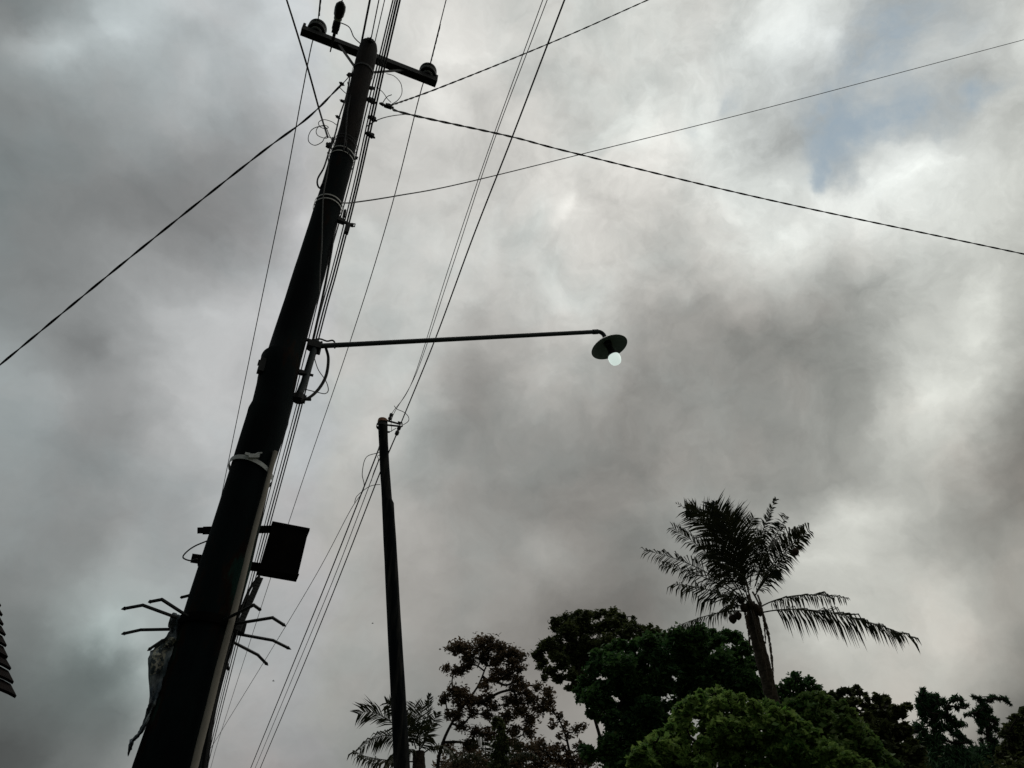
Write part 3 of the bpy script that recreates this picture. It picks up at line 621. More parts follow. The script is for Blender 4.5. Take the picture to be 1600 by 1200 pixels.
for (b_, t_) in (((252, 936), (231, 941)), ((222, 945), (189, 952)), ((219, 984), (189, 991)), ((253, 1001), (230, 1017)),
                 ((397, 945), (408, 954)), ((427, 965), (447, 979)), ((428, 1001), (455, 1015)), ((404, 1024), (419, 1040))):
    t = s3(*t_); b = s3(*b_, .0)
    rd_ = (b - V((c.x, c.y, b.z))); a = V((c.x, c.y, SZ)) + V((rd_.x, rd_.y, 0)).normalized() * (r + .01); spike(a, b, t)
for (b_, t_) in (((294, 930), (281, 934)), ((353, 1032), (357, 1048)),):
    a = pp(302, 932, -.1) if b_[0] < 300 else pp(352, 1020, .0); spike(a, pp(*b_, -.1 if b_[0] < 300 else 0), pp(*t_, -.1 if b_[0] < 300 else 0))

# ------------------------------------------------------------------ torn printed cloth
def z5(x, y): return (160 + x / 3.75, 880 + y / 3.75)
rows = [((405, 292), (462, 300)), ((392, 330), (448, 335)), ((384, 372), (444, 385)), ((398, 392), (442, 425)), ((375, 430), (440, 458)), ((330, 468), (415, 482)), ((280, 520), (420, 490)), ((268, 560), (402, 540)),
        ((267, 640), (380, 610)), ((272, 700), (358, 680)), ((276, 760), (335, 760)), ((272, 820), (318, 820)), ((260, 850), (308, 855)), ((250, 900), (290, 885)), ((222, 960), (262, 945)),
        ((205, 1000), (240, 985)), ((160, 1038), (200, 1030)), ((152, 1060), (186, 1045)), ((148, 1100), (172, 1088)), ((147, 1130), (152, 1128))]
m = MB(); NC = 9; grid = []
for i, (a, b) in enumerate(rows):
    for s_ in range(3):
        if i == len(rows) - 1 and s_: break
        nx = rows[min(i + 1, len(rows) - 1)]; t = s_ / 3
        A = [a[k] + (nx[0][k] - a[k]) * t for k in (0, 1)]; B = [b[k] + (nx[1][k] - b[k]) * t for k in (0, 1)]
        row = []
        for j in range(NC):
            q = j / (NC - 1); X = A[0] + (B[0] - A[0]) * q + random.uniform(-2.2, 2.2); Y = A[1] + (B[1] - A[1]) * q + random.uniform(-6, 6)
            row.append(pp(*z5(X, Y), .05 + .018 * math.sin(q * 9 + i * .7) + .012 * math.sin(i * 1.9 + s_) + random.uniform(-.009, .009)))
        grid.append(row)
vs = [p for row in grid for p in row]; K = len(grid)
fs = [(i * NC + j, i * NC + j + 1, (i + 1) * NC + j + 1, (i + 1) * NC + j) for i in range(K - 1) for j in range(NC - 1)]
back = len(vs); vs2 = [p + PN * .0025 for p in vs]
fs2 = [tuple(back + k for k in f[::-1]) for f in fs]
prn = [1 if (16 <= i <= 24 and 1 <= j <= 5) or (11 <= i <= 14 and 2 <= j <= 6) else 0 for i in range(K - 1) for j in range(NC - 1)]
m.v = [tuple(p) for p in vs + vs2]; m.f = fs + fs2; m.m = prn + [0] * len(fs2)
tag(m.build('torn_banner', [M_CLOTH, M_PRINT], sharp=180), 'torn grey-blue banner cloth hanging in a long strip from the spikes left of the pole', 'banner')

# ------------------------------------------------------------------ second pole, further down the lane
Y2 = 8.9
sec = [(598, 657, 7.4), (598.2, 668, 7.4), (599, 690, 7.2), (601, 730, 7.6), (604.5, 780, 8.0), (606, 786, 9.4), (610, 860, 10.2), (614, 940, 10.8), (619, 1030, 11.4), (624, 1120, 12.2), (628, 1200, 12.9)]
s2 = [(at_y(x, y, Y2), w) for x, y, w in sec]; s2 = [(p, w / F * fwd(p)) for p, w in s2]
b2 = s2[-1][0]; sl2 = (s2[-1][0] - s2[-4][0]); sl2 = sl2 / -sl2.z; base2 = b2 + sl2 * b2.z
p2 = empty('utility_pole', base2, 'thinner leaning timber utility pole with a pale cut top, standing before the palms', 'utility pole')
pts = [base2 - UP * .3, base2.lerp(b2, .5)] + [p for p, _ in s2[::-1]]; rr2 = [s2[-1][1] * 1.1, s2[-1][1] * 1.05] + [w for _, w in s2[::-1]]
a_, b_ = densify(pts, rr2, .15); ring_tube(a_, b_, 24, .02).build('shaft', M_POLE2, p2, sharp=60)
tp = s2[0][0]; rt = s2[0][1]
m = MB(); m.lathe(tp - UP * .05, UP, [(rt * 1.02, 0), (rt * 1.04, .03), (rt * 1.0, .058), (rt * .6, .066), (.002, .07)], 20); m.build('cut_top', M_CAP, p2)
m = MB(); m.lathe(tp - UP * .13, UP, [(rt + .004, 0), (rt + .012, .0), (rt + .012, .045), (rt + .004, .045)], 20, 0, False)
m.build('pole_band', M_STEEL, p2)
def q2(x, y, dy=0.0): return at_y(x, y, Y2 + dy)
m = MB(); m.bar(q2(604, 657), q2(626, 663), .02, .02); m.bar(q2(604, 664), q2(624, 666), .02, .02); m.tube([q2(622, 659), q2(628, 661), q2(628.5, 666), q2(623, 668)], .012, 6); m.build('bracket', M_STEEL, p2, smooth=False)
m = MB(); m.bar(q2(600, 675), q2(609, 675), .02, .02); m.build('bolt', M_STEEL, p2, smooth=False)
def small_ins(a, b, r, label):
    a, b = V(a), V(b); L_ = (b - a).length
    m = MB(); m.lathe(a, b - a, [(r * .5, 0), (r, L_ * .1), (r, L_ * .35), (r * .6, L_ * .45), (r * .6, L_ * .55), (r * .95, L_ * .62), (r * .95, L_ * .9), (r * .4, L_)], 12)
    tag(m.build('insulator', M_INS), label, 'insulator', 'insulators on the second pole')
small_ins(q2(608.5, 656), q2(612, 646), .028, 'small spool insulator just right of the pale pole top')
small_ins(q2(619, 680), q2(625, 665), .030, 'longer spool insulator at the end of the second pole bracket')
G2 = 'lines running from overhead to the second pole'
wire([over(at_h(848, 0, 9.6), at_h(764, 232, 9.5), 1.2), at_h(848, 0, 9.6), at_h(764, 232, 9.5), at_h(700, 422, 9.35), at_h(645, 594, 9.15), q2(611.5, 647)], .0045, 'thinner left line of the close pair running to the second pole', group=G2)
wire([over(at_h(855, 0, 9.7), at_h(770, 225, 9.6), 1.2), at_h(855, 0, 9.7), at_h(770, 225, 9.6), at_h(705, 422, 9.4), at_h(651, 582, 9.2), q2(614.5, 648), q2(612, 672), q2(610, 674)], .0045, 'right line of the close pair running to the second pole', group=G2)
p = [over(at_h(882, 0, 9.5), at_h(800, 215, 9.4), 1.2), at_h(882, 0, 9.5), at_h(800, 215, 9.4), at_h(740, 368, 9.25), at_h(680, 530, 9.1), q2(627, 660)]
wire(p, .0088, 'thick single line running to the bracket of the second pole', group=G2)
G3 = 'lines leaving the second pole down the lane'
wire([q2(619, 680), q2(606, 710, .14), at_h(594, 738, 8.9), at_h(531, 900, 8.6), at_h(470, 1050, 8.3), at_h(408, 1197, 8.0), at_h(385, 1255, 7.9)], .0105, 'thick rightmost line passing behind the second pole and on down the lane', group=G3)
wire([q2(595, 692, .05), at_h(580, 732, 8.95), at_h(514, 900, 8.7), at_h(455, 1045, 8.4), at_h(393, 1197, 8.1), at_h(370, 1255, 8.0)], .011, 'dark leftmost line of the tight trio beyond the second pole', group=G3)
wire([q2(594, 716, .03), at_h(586, 735, 8.8), at_h(523, 900, 8.5), at_h(463, 1045, 8.2), at_h(400, 1197, 7.9), at_h(376, 1255, 7.8)], .0065, 'thin middle line of the tight trio beyond the second pole', group=G3)
wire([q2(592, 707, .03), at_h(572, 715, 8.8), at_h(566, 740, 8.7), at_h(568, 765, 8.6), at_h(546, 800, 8.6), at_h(494, 898, 8.4), at_h(415, 1030, 8.1), at_h(325, 1176, 7.8), at_h(290, 1232, 7.7)], .0058, 'faint separate line slanting far to the left of the others', group=G3)
wire([q2(616, 634), q2(620, 639), q2(631, 644), q2(638, 651), q2(638, 658), q2(630, 664)], .005, 'thin wire loop right of the second pole top', name='loose_wire', cat='wire')
wire([q2(609, 675), q2(614, 672), q2(619, 669)], .005, 'short sagging wire under the second pole bracket', name='loose_wire', cat='wire')
wire([q2(593, 711), at_h(590, 713, 8.75), at_h(591, 720, 8.7), at_h(584, 738, 8.7), at_h(580, 752, 8.6)], .0055, 'small hooked wire end just left of the second pole', name='loose_wire', cat='wire')
wire([at_h(594, 757, 8.6), at_h(584, 758, 8.6), at_h(574, 762, 8.6), at_h(558, 775, 8.6), at_h(554, 785, 8.6)], .0055, 'thin wire crossing the trio of lines left of the second pole', name='loose_wire', cat='wire')

# ------------------------------------------------------------------ foliage
def leaves(clumps, Y, count, size, mat_, parent, name='crown', asp=0.5, droop=0.0, fill=0.55, sub=9, subr=0.34, kind=None):
    cs = []; w = []
    for c in clumps:
        px, py, r = c[:3]; dy = c[3] if len(c) > 3 else 0.0
        p = at_y(px, py, Y + dy); rm = r / F * fwd(p); cs.append((np.array(p), rm)); w.append(rm ** 2)
    w = np.array(w); w /= w.sum(); VS = []; cnt = 0
    for (p, rm), ww in zip(cs, w):
        k = max(12, int(count * ww)); dirs = rng.normal(size=(sub * 3, 3)); dirs /= np.linalg.norm(dirs, axis=1)[:, None]
        rad = rng.uniform(fill, 1.0, size=(sub * 3, 1)) * rm; cen = p + dirs * rad * np.array([1, 1.25, .95])
        idx = rng.integers(0, sub * 3, size=k); off = rng.normal(size=(k, 3)) * rm * subr * rng.choice([.45, .6, 1.15], size=(k, 1)); off[:, 2] *= .7
        VS.append(cen[idx] + off); cnt += k
    Pn = np.concatenate(VS); n = len(Pn)
    a = rng.normal(size=(n, 3)); a[:, 2] = a[:, 2] * .5 - droop; a /= np.linalg.norm(a, axis=1)[:, None]
    nn = rng.normal(size=(n, 3)) + np.array([0, -.35, .9]); b = np.cross(nn, a); b /= (np.linalg.norm(b, axis=1)[:, None] + 1e-9); c = np.cross(a, b)
    s = size * rng.uniform(.55, 1.25, size=(n, 1)); wd_ = s * asp * .5
    v0 = Pn - a * s * .5; v1 = Pn + b * wd_ + c * s * .05 - a * s * .05; v2 = Pn + a * s * .5 - c * s * .06 * (1 + droop); v3 = Pn - b * wd_ + c * s * .05 - a * s * .05
    vv = np.stack([v0, v1, v2, v3], 1).reshape(-1, 3).astype(np.float32)
    me = bpy.data.meshes.new(name); me.vertices.add(n * 4); me.vertices.foreach_set('co', vv.ravel())
    me.loops.add(n * 4); me.loops.foreach_set('vertex_index', np.arange(n * 4, dtype=np.int32))
    me.polygons.add(n); me.polygons.foreach_set('loop_start', np.arange(0, n * 4, 4, dtype=np.int32)); me.polygons.foreach_set('loop_total', np.full(n, 4, dtype=np.int32))
    me.materials.append(mat_); me.update(calc_edges=True); me.validate()
    o = bpy.data.objects.new(name, me); COL.objects.link(o)
    if parent: o.parent = parent; o.matrix_parent_inverse = Matrix.Translation(-parent.location)
    return o
def tree(name, label, clumps, Y, trunk, count, size, mat_, r0=.2, asp=.5, droop=0., fill=.55, sub=9, subr=.34, twigs=True, low=(), rbr=.035):
    """trunk: photo points from low to high; limbs fan from it to every clump"""
    tp_ = [at_y(x, y, Y) for x, y in trunk]; b = V((tp_[0].x + .3, Y + .2, 0)); root = empty(name, b, label, 'tree', 'trees beyond the lane')
    path = smooth_path([b - UP * .3, b.lerp(tp_[0], .5) + V((.12, 0, 0))] + tp_, 4); k = len(path); m = MB()
    m.tube(path, [r0 * (1 - .72 * i / (k - 1)) for i in range(k)], 9)
    nodes = [(q, -1, 0.) for q in path[int(k * .55):]]; nt = len(nodes)
    todo = [(at_y(c[0], c[1], Y + (c[3] if len(c) > 3 else random.uniform(-.6, .6))), c[2]) for c in clumps]; best = {}
    def cost(nd, e): d_ = (nd[0] - e).length; return d_ * (1 + .9 * max(0., (nd[0].z - e.z) / max(d_, .01))) + .28 * nd[2]
    for a_i, (e, _) in enumerate(todo): best[a_i] = min((cost(nd, e), ni) for ni, nd in enumerate(nodes))
    links = []
    while best:
        a_i = min(best, key=lambda q: best[q][0]); ni = best.pop(a_i)[1]; e, rr0 = todo[a_i]
        nodes.append((e, ni, nodes[ni][2] + (nodes[ni][0] - e).length)); me_ = len(nodes) - 1; links.append((ni, me_, rr0))
        for b_i in best:
            cc = cost(nodes[me_], todo[b_i][0])
            if cc < best[b_i][0]: best[b_i] = (cc, me_)
    desc = [1] * len(nodes)
    for ni, me_, _ in links[::-1]: desc[ni] += desc[me_]
    for ni, me_, rr0 in links:
        s_, e = nodes[ni][0], nodes[me_][0]; ln = (e - s_).length; rm = rr0 / F * fwd(e)
        mid = s_.lerp(e, .5) + V((random.uniform(-.16, .16), random.uniform(-.2, .2), random.uniform(-.18, .08))) * ln
        rb_ = min(rbr * .42 * math.sqrt(desc[me_]), r0 * .5); ra = min(rb_ * 1.25, r0 * .55)
        m.tube(smooth_path([s_, mid, e], 5), [ra + (rb_ * .8 - ra) * i / 10 for i in range(11)], 6)
        if twigs:
            for _ in range(6):
                q = e + V((random.gauss(0, 1), random.gauss(0, 1), random.gauss(.2, .8))).normalized() * rm * random.uniform(.75, 1.15)
                st_ = mid.lerp(e, random.uniform(.4, 1)); mm = st_.lerp(q, .5) + V((random.uniform(-.2, .2), 0, random.uniform(-.1, .2))) * rm
                m.tube(smooth_path([st_, mm, q], 3), [.013 * (1 - .6 * i / 6) for i in range(7)], 4)
    m.build('trunk', M_BARK, root)
    leaves(list(clumps) + list(low), Y, count, size, mat_, root, 'crown', asp, droop, fill, sub, subr)
    return root
def loose(cl, k=.55, sat=.6):
    out = [(c[0] + random.uniform(-.25, .25) * c[2], c[1] + random.uniform(-.22, .22) * c[2], c[2] * random.uniform(.62, 1.0), random.uniform(-k, k) * 1.6) for c in cl]
    for c in cl:
        if random.random() < sat:
            a = random.uniform(0, 2 * math.pi); out.append((c[0] + math.cos(a) * c[2] * .95, c[1] + math.sin(a) * c[2] * .85, c[2] * random.uniform(.28, .45), random.uniform(-k, k)))
    return out
def zz(ox, oy, s, lst): return [(ox + c[0] / s, oy + c[1] / s, c[2] / s) + tuple(c[3:]) for c in lst]
A = zz(660, 930, 4.21, [(215,345,50),(270,340,50),(370,320,55),(430,330,60),(510,350,55),(570,380,50),(640,400,45),(300,400,60),(400,400,60),(500,430,60),(600,450,50),(640,480,35),(160,480,32),(210,500,40),(260,490,40),(300,450,45),
    (500,510,45),(560,520,50),(470,560,40),(420,600,45),(620,560,40),(660,600,38),(600,620,40),(210,630,45),(250,650,50),(150,680,35),(130,700,25),(310,690,55),(240,710,50),(380,700,45),(430,680,40),(470,730,40),(180,780,35),(240,790,45),(330,770,40),(420,790,40),
    (560,700,40),(620,690,50),(690,650,40),(760,600,32),(720,700,55),(820,640,40),(830,700,45),(780,740,50),(640,760,55),(560,800,50),(700,820,50),(520,870,40),(600,900,45),(260,860,40),(350,900,45),(440,920,50),(300,980,50),(700,900,45)])
tree('flowering_tree', 'open-crowned tree with russet tips and see-through branches, left of the big trees', A, 30, [(690, 1250), (684, 1200), (692, 1160), (712, 1120), (745, 1075), (760, 1040)], 19000, 0.17, L_BROWN, 0.1, 0.42, 0, 0.3, 8, 0.4, rbr=.045, low=[(720, 1200, 24), (760, 1230, 40)])
J = zz(660, 930, 4.21, [(860,850,32),(900,800,28),(930,860,30),(960,920,30),(900,930,25),(1010,880,38),(1060,860,30),(850,760,30),(870,1000,35),(940,1010,30),(1030,1000,40),(780,980,40),(820,1050,50),(740,1040,45),(680,1000,40),(620,1000,40),(560,980,45),(900,1090,50),(980,1090,50),(1060,1080,50),(640,1090,50)])
tree('slender_tree', 'sparse slender tree filling the gap between the russet tree and the dark trees', J, 33, [(905, 1250), (893, 1190), (884, 1150), (872, 1120)], 11000, 0.19, L_BROWN, 0.1, 0.42, 0, 0.3, 6, 0.46, rbr=.05, low=loose([(690, 1192, 18), (715, 1196, 20), (745, 1188, 20), (780, 1194, 22), (815, 1188, 20), (850, 1192, 22), (885, 1188, 20), (920, 1194, 20), (700, 1168, 9), (728, 1172, 11), (800, 1162, 11), (835, 1168, 12), (868, 1172, 12)]) + [(860, 1225, 36), (800, 1225, 35), (730, 1225, 30)])
B = zz(660, 930, 4.21, [(885,160,38),(870,205,35),(940,170,45),(1010,140,40),(1080,130,45),(1150,125,42),(1185,100,20),(1240,120,45),(1300,150,45),(1370,185,45),(1430,215,48),(1490,245,45),(1540,255,40),(960,240,60),(1060,220,65),(1160,210,65),(1260,220,65),(1350,250,60),(1440,290,60),
    (900,300,60),(830,320,45),(780,350,40),(760,400,35),(800,440,45),(860,390,65),(950,360,75),(1040,350,75),(1130,330,70),(1220,320,60),(930,450,65),(1020,440,70),(1100,430,60),(860,490,45),(820,500,30),(800,540,28),(900,540,35),(980,530,45),(1060,540,50),(1030,600,40),(960,610,35)])
tree('umbrella_tree', 'tall dark olive tree with a domed top behind the coconut palm', loose(B), 34, [(960, 1250), (945, 1180), (925, 1110), (905, 1060), (908, 1020)], 31000, 0.21, L_OLIVE, 0.12, 0.5, 0, 0.45, 9, 0.34, rbr=.05, low=[(990, 1150, 30)])
C = zz(660, 930, 4.21, [(1170,400,50),(1230,360,55),(1310,340,55),(1400,340,60),(1490,330,60),(1560,320,60),(1130,480,55),(1200,480,75),(1300,450,80),(1420,440,90),(1530,440,90),(1060,590,50),(1110,570,60),(1180,600,80),(1290,590,90),(1420,580,95),(1540,580,95),(1040,660,45),(1110,680,65),(1220,720,85),(1360,720,95),(1500,720,95),(1120,780,45),(1250,830,60),(1380,850,70),(1480,860,80),(1560,840,70),(1200,950,60),(1100,1040,60),(1180,1060,60),(1280,1000,60)])
C += [(1035, 1000, 16), (1062, 998, 18), (1085, 996, 16), (1105, 1000, 14), (1136, 992, 14), (1152, 997, 12), (1122, 1003, 16), (1165, 1012, 14), (1172, 1035, 14), (1060, 1025, 26), (1095, 1025, 26), (1128, 1030, 26), (1152, 1038, 22), (1175, 1062, 16), (1040, 1060, 28), (1080, 1060, 30), (1120, 1065, 30), (1155, 1070, 26), (1185, 1085, 16), (1060, 1095, 26), (1020, 1100, 26), (1030, 1130, 22), (995, 1150, 22)]
tree('shade_tree', 'large dense dark green tree between the domed tree and the palm trunk', loose(C), 27, [(965, 1250), (958, 1190), (952, 1150), (975, 1090), (1010, 1050), (1060, 1030)], 60000, 0.22, L_DARK, 0.14, 0.55, 0, 0.6, 10, 0.3, rbr=.05, low=[(1000, 1220, 40), (1060, 1220, 40), (960, 1215, 30)])
E = [(1243, 1060, 9), (1262, 1066, 8), (1233, 1068, 9), (1222, 1078, 9), (1254, 1076, 13), (1240, 1084, 16), (1275, 1082, 11), (1286, 1088, 7), (1262, 1096, 14), (1215, 1092, 10)]
tree('round_topped_tree', 'small dark knobbly tree top just right of the palm trunk', E, 25, [(1245, 1250), (1245, 1160), (1245, 1100)], 8000, 0.16, L_DARK, 0.11, 0.6, 0, 0.6, 9, 0.3, low=[(1245, 1130, 30), (1250, 1180, 40)])
DD = [(1070, 1106, 12), (1085, 1098, 13), (1102, 1090, 13), (1118, 1087, 12), (1138, 1092, 13), (1158, 1096, 12), (1180, 1103, 12), (1198, 1108, 11), (1062, 1122, 17), (1090, 1115, 18), (1120, 1110, 20), (1150, 1115, 19), (1180, 1122, 18), (1205, 1125, 15),
      (1045, 1142, 14), (1030, 1150, 11), (1070, 1145, 22), (1105, 1140, 24), (1140, 1140, 24), (1175, 1145, 22), (1210, 1148, 19), (1230, 1142, 13), (1015, 1166, 12), (1000, 1178, 11), (988, 1192, 11), (1035, 1170, 20), (1065, 1175, 24), (1100, 1175, 24), (1140, 1175, 26), (1180, 1175, 24), (1215, 1178, 22), (1245, 1170, 16), (1010, 1195, 18), (1045, 1200, 24), (1090, 1205, 26), (1140, 1205, 28), (1190, 1205, 26), (1235, 1200, 22), (1268, 1190, 16), (1290, 1200, 14), (1228, 1124, 13), (1252, 1134, 14), (1262, 1158, 18), (1292, 1172, 16), (1320, 1192, 18), (1212, 1112, 9), (1350, 1202, 14)]
DD = [(x + random.uniform(-5, 5), y + random.uniform(-4, 4), r * random.uniform(.55, 1.0), random.uniform(-.8, .8)) for x, y, r in DD] + [(x + random.uniform(-9, 9), y - r * .55, r * .35, random.uniform(-.9, .3)) for x, y, r in DD]

tree('leafy_bush_tree', 'bright yellow-green leafy tree in front, at the foot of the coconut palm', DD, 18, [(1120, 1290), (1125, 1230), (1125, 1180)], 42000, 0.17, L_LIGHT, 0.14, 0.6, 0.15, 0.7, 7, 0.3, low=[(1020, 1235, 28), (1080, 1240, 34), (1150, 1240, 34), (1220, 1240, 34), (1270, 1225, 24)])
EE = [(1225, 1112, 13), (1240, 1103, 13), (1258, 1098, 13), (1278, 1096, 12), (1296, 1100, 12), (1312, 1105, 12), (1245, 1122, 18), (1272, 1118, 20), (1300, 1122, 18), (1325, 1120, 14), (1338, 1134, 13), (1255, 1145, 22), (1290, 1146, 24), (1322, 1148, 20), (1350, 1155, 15), (1368, 1166, 13), (1285, 1172, 24), (1320, 1176, 24), (1355, 1182, 20), (1382, 1186, 14), (1300, 1200, 26), (1345, 1205, 24), (1395, 1200, 14)]
tree('broadleaf_tree', 'rounded mid-green tree right of the yellow-green one', loose(EE), 20.5, [(1300, 1290), (1300, 1220), (1295, 1170)], 30000, 0.19, L_MID, 0.14, 0.6, 0.1, 0.7, 7, 0.3, low=[(1290, 1240, 34), (1350, 1240, 34)])
FF = zz(1260, 1020, 4.706, [(185,310,24),(215,330,28),(250,290,28),(300,280,26),(340,290,26),(372,255,14),(385,290,24),(430,310,22),(445,340,18),(270,350,38),(320,370,40),(400,370,26),(450,400,26),(350,430,36),(500,335,28),(530,330,26),(590,330,20),(595,360,26),(540,380,32),(490,400,30),(620,410,32),(560,440,42),(650,420,30),(700,410,28),(740,395,26),(770,400,16),(690,450,34),(620,480,44),(500,480,44),(430,470,40),(560,540,50),(650,540,48),(720,540,30),(460,560,50),(600,610,56),(700,620,50),(740,580,30),(520,640,56),(680,700,60),(600,720,60),(760,680,50),(820,740,60)])
tree('brownish_tree', 'dark brownish tree with ragged top at the right, before the drooping ones', loose(FF), 24, [(1390, 1290), (1388, 1200), (1380, 1140)], 25000, 0.2, L_OLIVE, 0.115, 0.45, 0, 0.4, 7, 0.38, rbr=.05, low=[(1380, 1200, 26), (1420, 1205, 24), (1400, 1240, 36)])
GG = zz(1260, 1020, 4.706, [(862,275,20),(850,310,28),(890,330,32),(830,350,24),(930,330,24),(960,325,18),(880,380,36),(840,400,28),(930,380,34),(970,370,26),(1010,360,22),(1030,400,22),(1080,345,18),(1110,335,18),(1140,350,15),(1110,400,18),(1150,385,18),(1185,390,12),(910,440,38),(970,450,38),(850,450,22),(870,500,22),(1030,470,32),(1080,500,28),(940,520,38),(1000,540,34),(1060,560,28),(1120,530,24),(1160,530,14),(960,590,30),(1100,600,30),(1140,620,24),(1170,650,22),(1200,660,14),(1000,640,26),(1110,660,30),(820,540,30),(800,570,24),(860,580,34),(900,640,50),(830,650,50),(960,700,40),(1040,740,50),(1120,730,40),(900,760,60),(1180,760,40)])
tree('drooping_tree', 'tree with hanging leafy sprays, left of the arching one at the right edge', GG, 26, [(1470, 1290), (1466, 1190), (1456, 1120), (1448, 1095)], 15000, 0.22, L_BAMB, 0.15, 0.24, 0.9, 0.3, 6, 0.46, rbr=.045, low=[(1425, 1168, 11), (1440, 1182, 15), (1468, 1178, 15), (1500, 1184, 16), (1520, 1192, 14), (1450, 1215, 34), (1500, 1210, 30)])
HH = zz(1260, 1020, 4.706, [(1222,318,9),(1245,330,14),(1270,345,18),(1300,360,20),(1365,320,10),(1350,345,18),(1390,335,14),(1425,335,13),(1455,340,14),(1480,360,12),(1502,382,8),(1300,400,26),(1330,420,26),(1270,420,18),(1235,440,15),(1200,450,13),(1170,458,10),(1280,460,28),(1320,480,28),(1360,490,24),(1390,510,20),(1300,530,26),(1345,550,26),(1260,500,14),(1400,560,18),(1280,580,16),(1340,600,22),(1285,640,13),(1290,675,8),(1350,640,20),(1380,650,18),(1395,690,16),(1370,700,20),(1330,740,20),(1360,770,30),(1420,600,12),(1250,790,40),(1300,800,40)])
tree('arching_tree', 'slim tree with a branch arching over to the right, near the right edge', HH, 27, [(1548, 1290), (1549, 1200), (1545, 1150), (1538, 1115), (1536, 1096)], 9500, 0.21, L_BAMB, 0.15, 0.24, 0.8, 0.3, 6, 0.44, rbr=.045, low=[(1530, 1180, 12), (1556, 1176, 12), (1540, 1210, 30)])
II = zz(1260, 1020, 4.706, [(1595,415,18),(1580,440,22),(1525,460,14),(1500,480,14),(1560,480,30),(1600,500,40),(1530,510,28),(1475,540,20),(1450,570,18),(1500,560,36),(1560,560,44),(1470,610,34),(1530,630,48),(1600,640,50),(1460,680,36),(1520,710,50),(1600,730,50),(1440,750,40),(1500,800,60),(1590,820,60)])
tree('edge_tree', 'dark leafy tree cut off by the right edge', II, 24, [(1590, 1290), (1590, 1190), (1582, 1140)], 15000, 0.19, L_OLIVE, 0.12, 0.45, 0, 0.4, 7, 0.4, low=[(1625, 1130, 22), (1640, 1170, 34), (1600, 1230, 40), (1650, 1220, 40)])
# climber-clad trunk between the palms
VC = [(781, 1135, 7), (783, 1150, 8), (781, 1165, 9), (779, 1180, 9), (780, 1196, 10), (776, 1128, 6), (786, 1172, 7), (784, 1188, 9)]
tree('ivy_clad_tree', 'narrow trunk wrapped in bright green climber at the bottom edge', VC, 26, [(780, 1260), (780, 1190), (780, 1130)], 4000, 0.15, L_OLIVE, 0.12, .6, .3, .3, 6, .40, low=[(780, 1215, 12)])

# ------------------------------------------------------------------ palms
def frond(root, Y, a, b, c, ln, mat_, side='flat', g=.4, dz=(0, 0), w=.045, step=.085, t0=.14, ragged=.12, r=.022, name='frond', ang=.55, ud=0.0, one=0):
    A, B, Cc = at_y(*a, Y), at_y(*b, Y + dz[0]), at_y(*c, Y + dz[1])
    # quadratic through the three photo points
    K = 26; ctrl = B * 2 - (A + Cc) * .5; pth = [A * (1 - t) ** 2 + ctrl * 2 * t * (1 - t) + Cc * t * t for t in [i / K for i in range(K + 1)]]
    tot = sum((q - p).length for p, q in zip(pth, pth[1:])); m = MB(); m.tube(pth, [r * (1 - .85 * i / K) for i in range(K + 1)], 5)
    n_ = int(tot / step); scale = fwd(A) / F; Lm = ln * scale
    for i in range(n_):
        t = t0 + (1 - t0) * (i + random.random() * .6) / n_
        if t > 1: t = 1
        f = t * K; k = min(int(f), K - 1); p = pth[k].lerp(pth[k + 1], f - k); T = (pth[k + 1] - pth[k]).normalized()
        view = (p - CP).normalized()
        S = T.cross(view).normalized() if side == 'flat' else T.cross(UP).normalized()
        if side == 'mix': S = (T.cross(view).normalized() * .7 + T.cross(UP).normalized() * .5).normalized()
        env = (min(1, (t - t0) * 4 + .55)) * (1 - .52 * max(0, (t - .55) / .45))
        if i % 5 == 0: jg = [random.gauss(0, .16) for _ in range(4)]; jl = random.uniform(.72, 1.1); gap = random.random() < ragged * .9
        for sg in (-1, 1):
            if random.random() < ragged or (gap and sg == (1 if i % 2 else -1)): continue
            l = Lm * 1.22 * env * random.uniform(.7, 1.12) * (.42 if one * sg < 0 else 1)
            l *= jl; d0 = (S * sg + T * (ang + .45 * (side != 'edge' and not one) + jg[0 if sg < 0 else 1]) + UP * (ud + jg[2]) + V((random.gauss(0, .10), random.gauss(0, .2), random.gauss(0, .08)))).normalized()
            q1 = p + (d0 + V((0, 0, -g * .35))).normalized() * l * .5
            q2_ = q1 + (d0 * (1 - g * .55) + V((0, 0, -g * 1.1))).normalized() * l * .5
            wv = (q2_ - p).cross(view if random.random() < .75 else UP).normalized() * w * .5 * random.uniform(.7, 1.15)
            off = len(m.v); m.v += [tuple(x) for x in (p - wv * .5, p + wv * .5, q1 + wv, q1 - wv, q2_)]
            m.f += [(off, off + 1, off + 2, off + 3), (off + 3, off + 2, off + 4)]; m.m += [0, 0]
    return m.build(name, mat_, root, smooth=False)
def palm_trunk(root, Y, pts, rs, rag=0.):
    p = [at_y(x, y, Y) for x, y in pts]; b = V((root.location.x, root.location.y, -.3))
    path = smooth_path([b] + p, 10); k = len(path); rr_ = []
    xs = [0] + [i + 1 for i in range(len(p))]; vals = [rs[0]] + rs
    for i in range(k):
        f = i / 10; j = min(int(f), len(vals) - 2); rr_.append((vals[j] + (vals[j + 1] - vals[j]) * (f - j)) * (1 + .05 * (i % 2)) * random.uniform(.95, 1.05))
    MB().tube(path, rr_, 14).build('trunk', M_PBARK, root)
YP = 21.0
loc = at_y(1225, 1200, YP)
palm = empty('coconut_palm', (loc.x + .6, YP, 0), 'tall wind-blown coconut palm rising above the trees, with coconuts', 'palm tree', 'coconut palms')
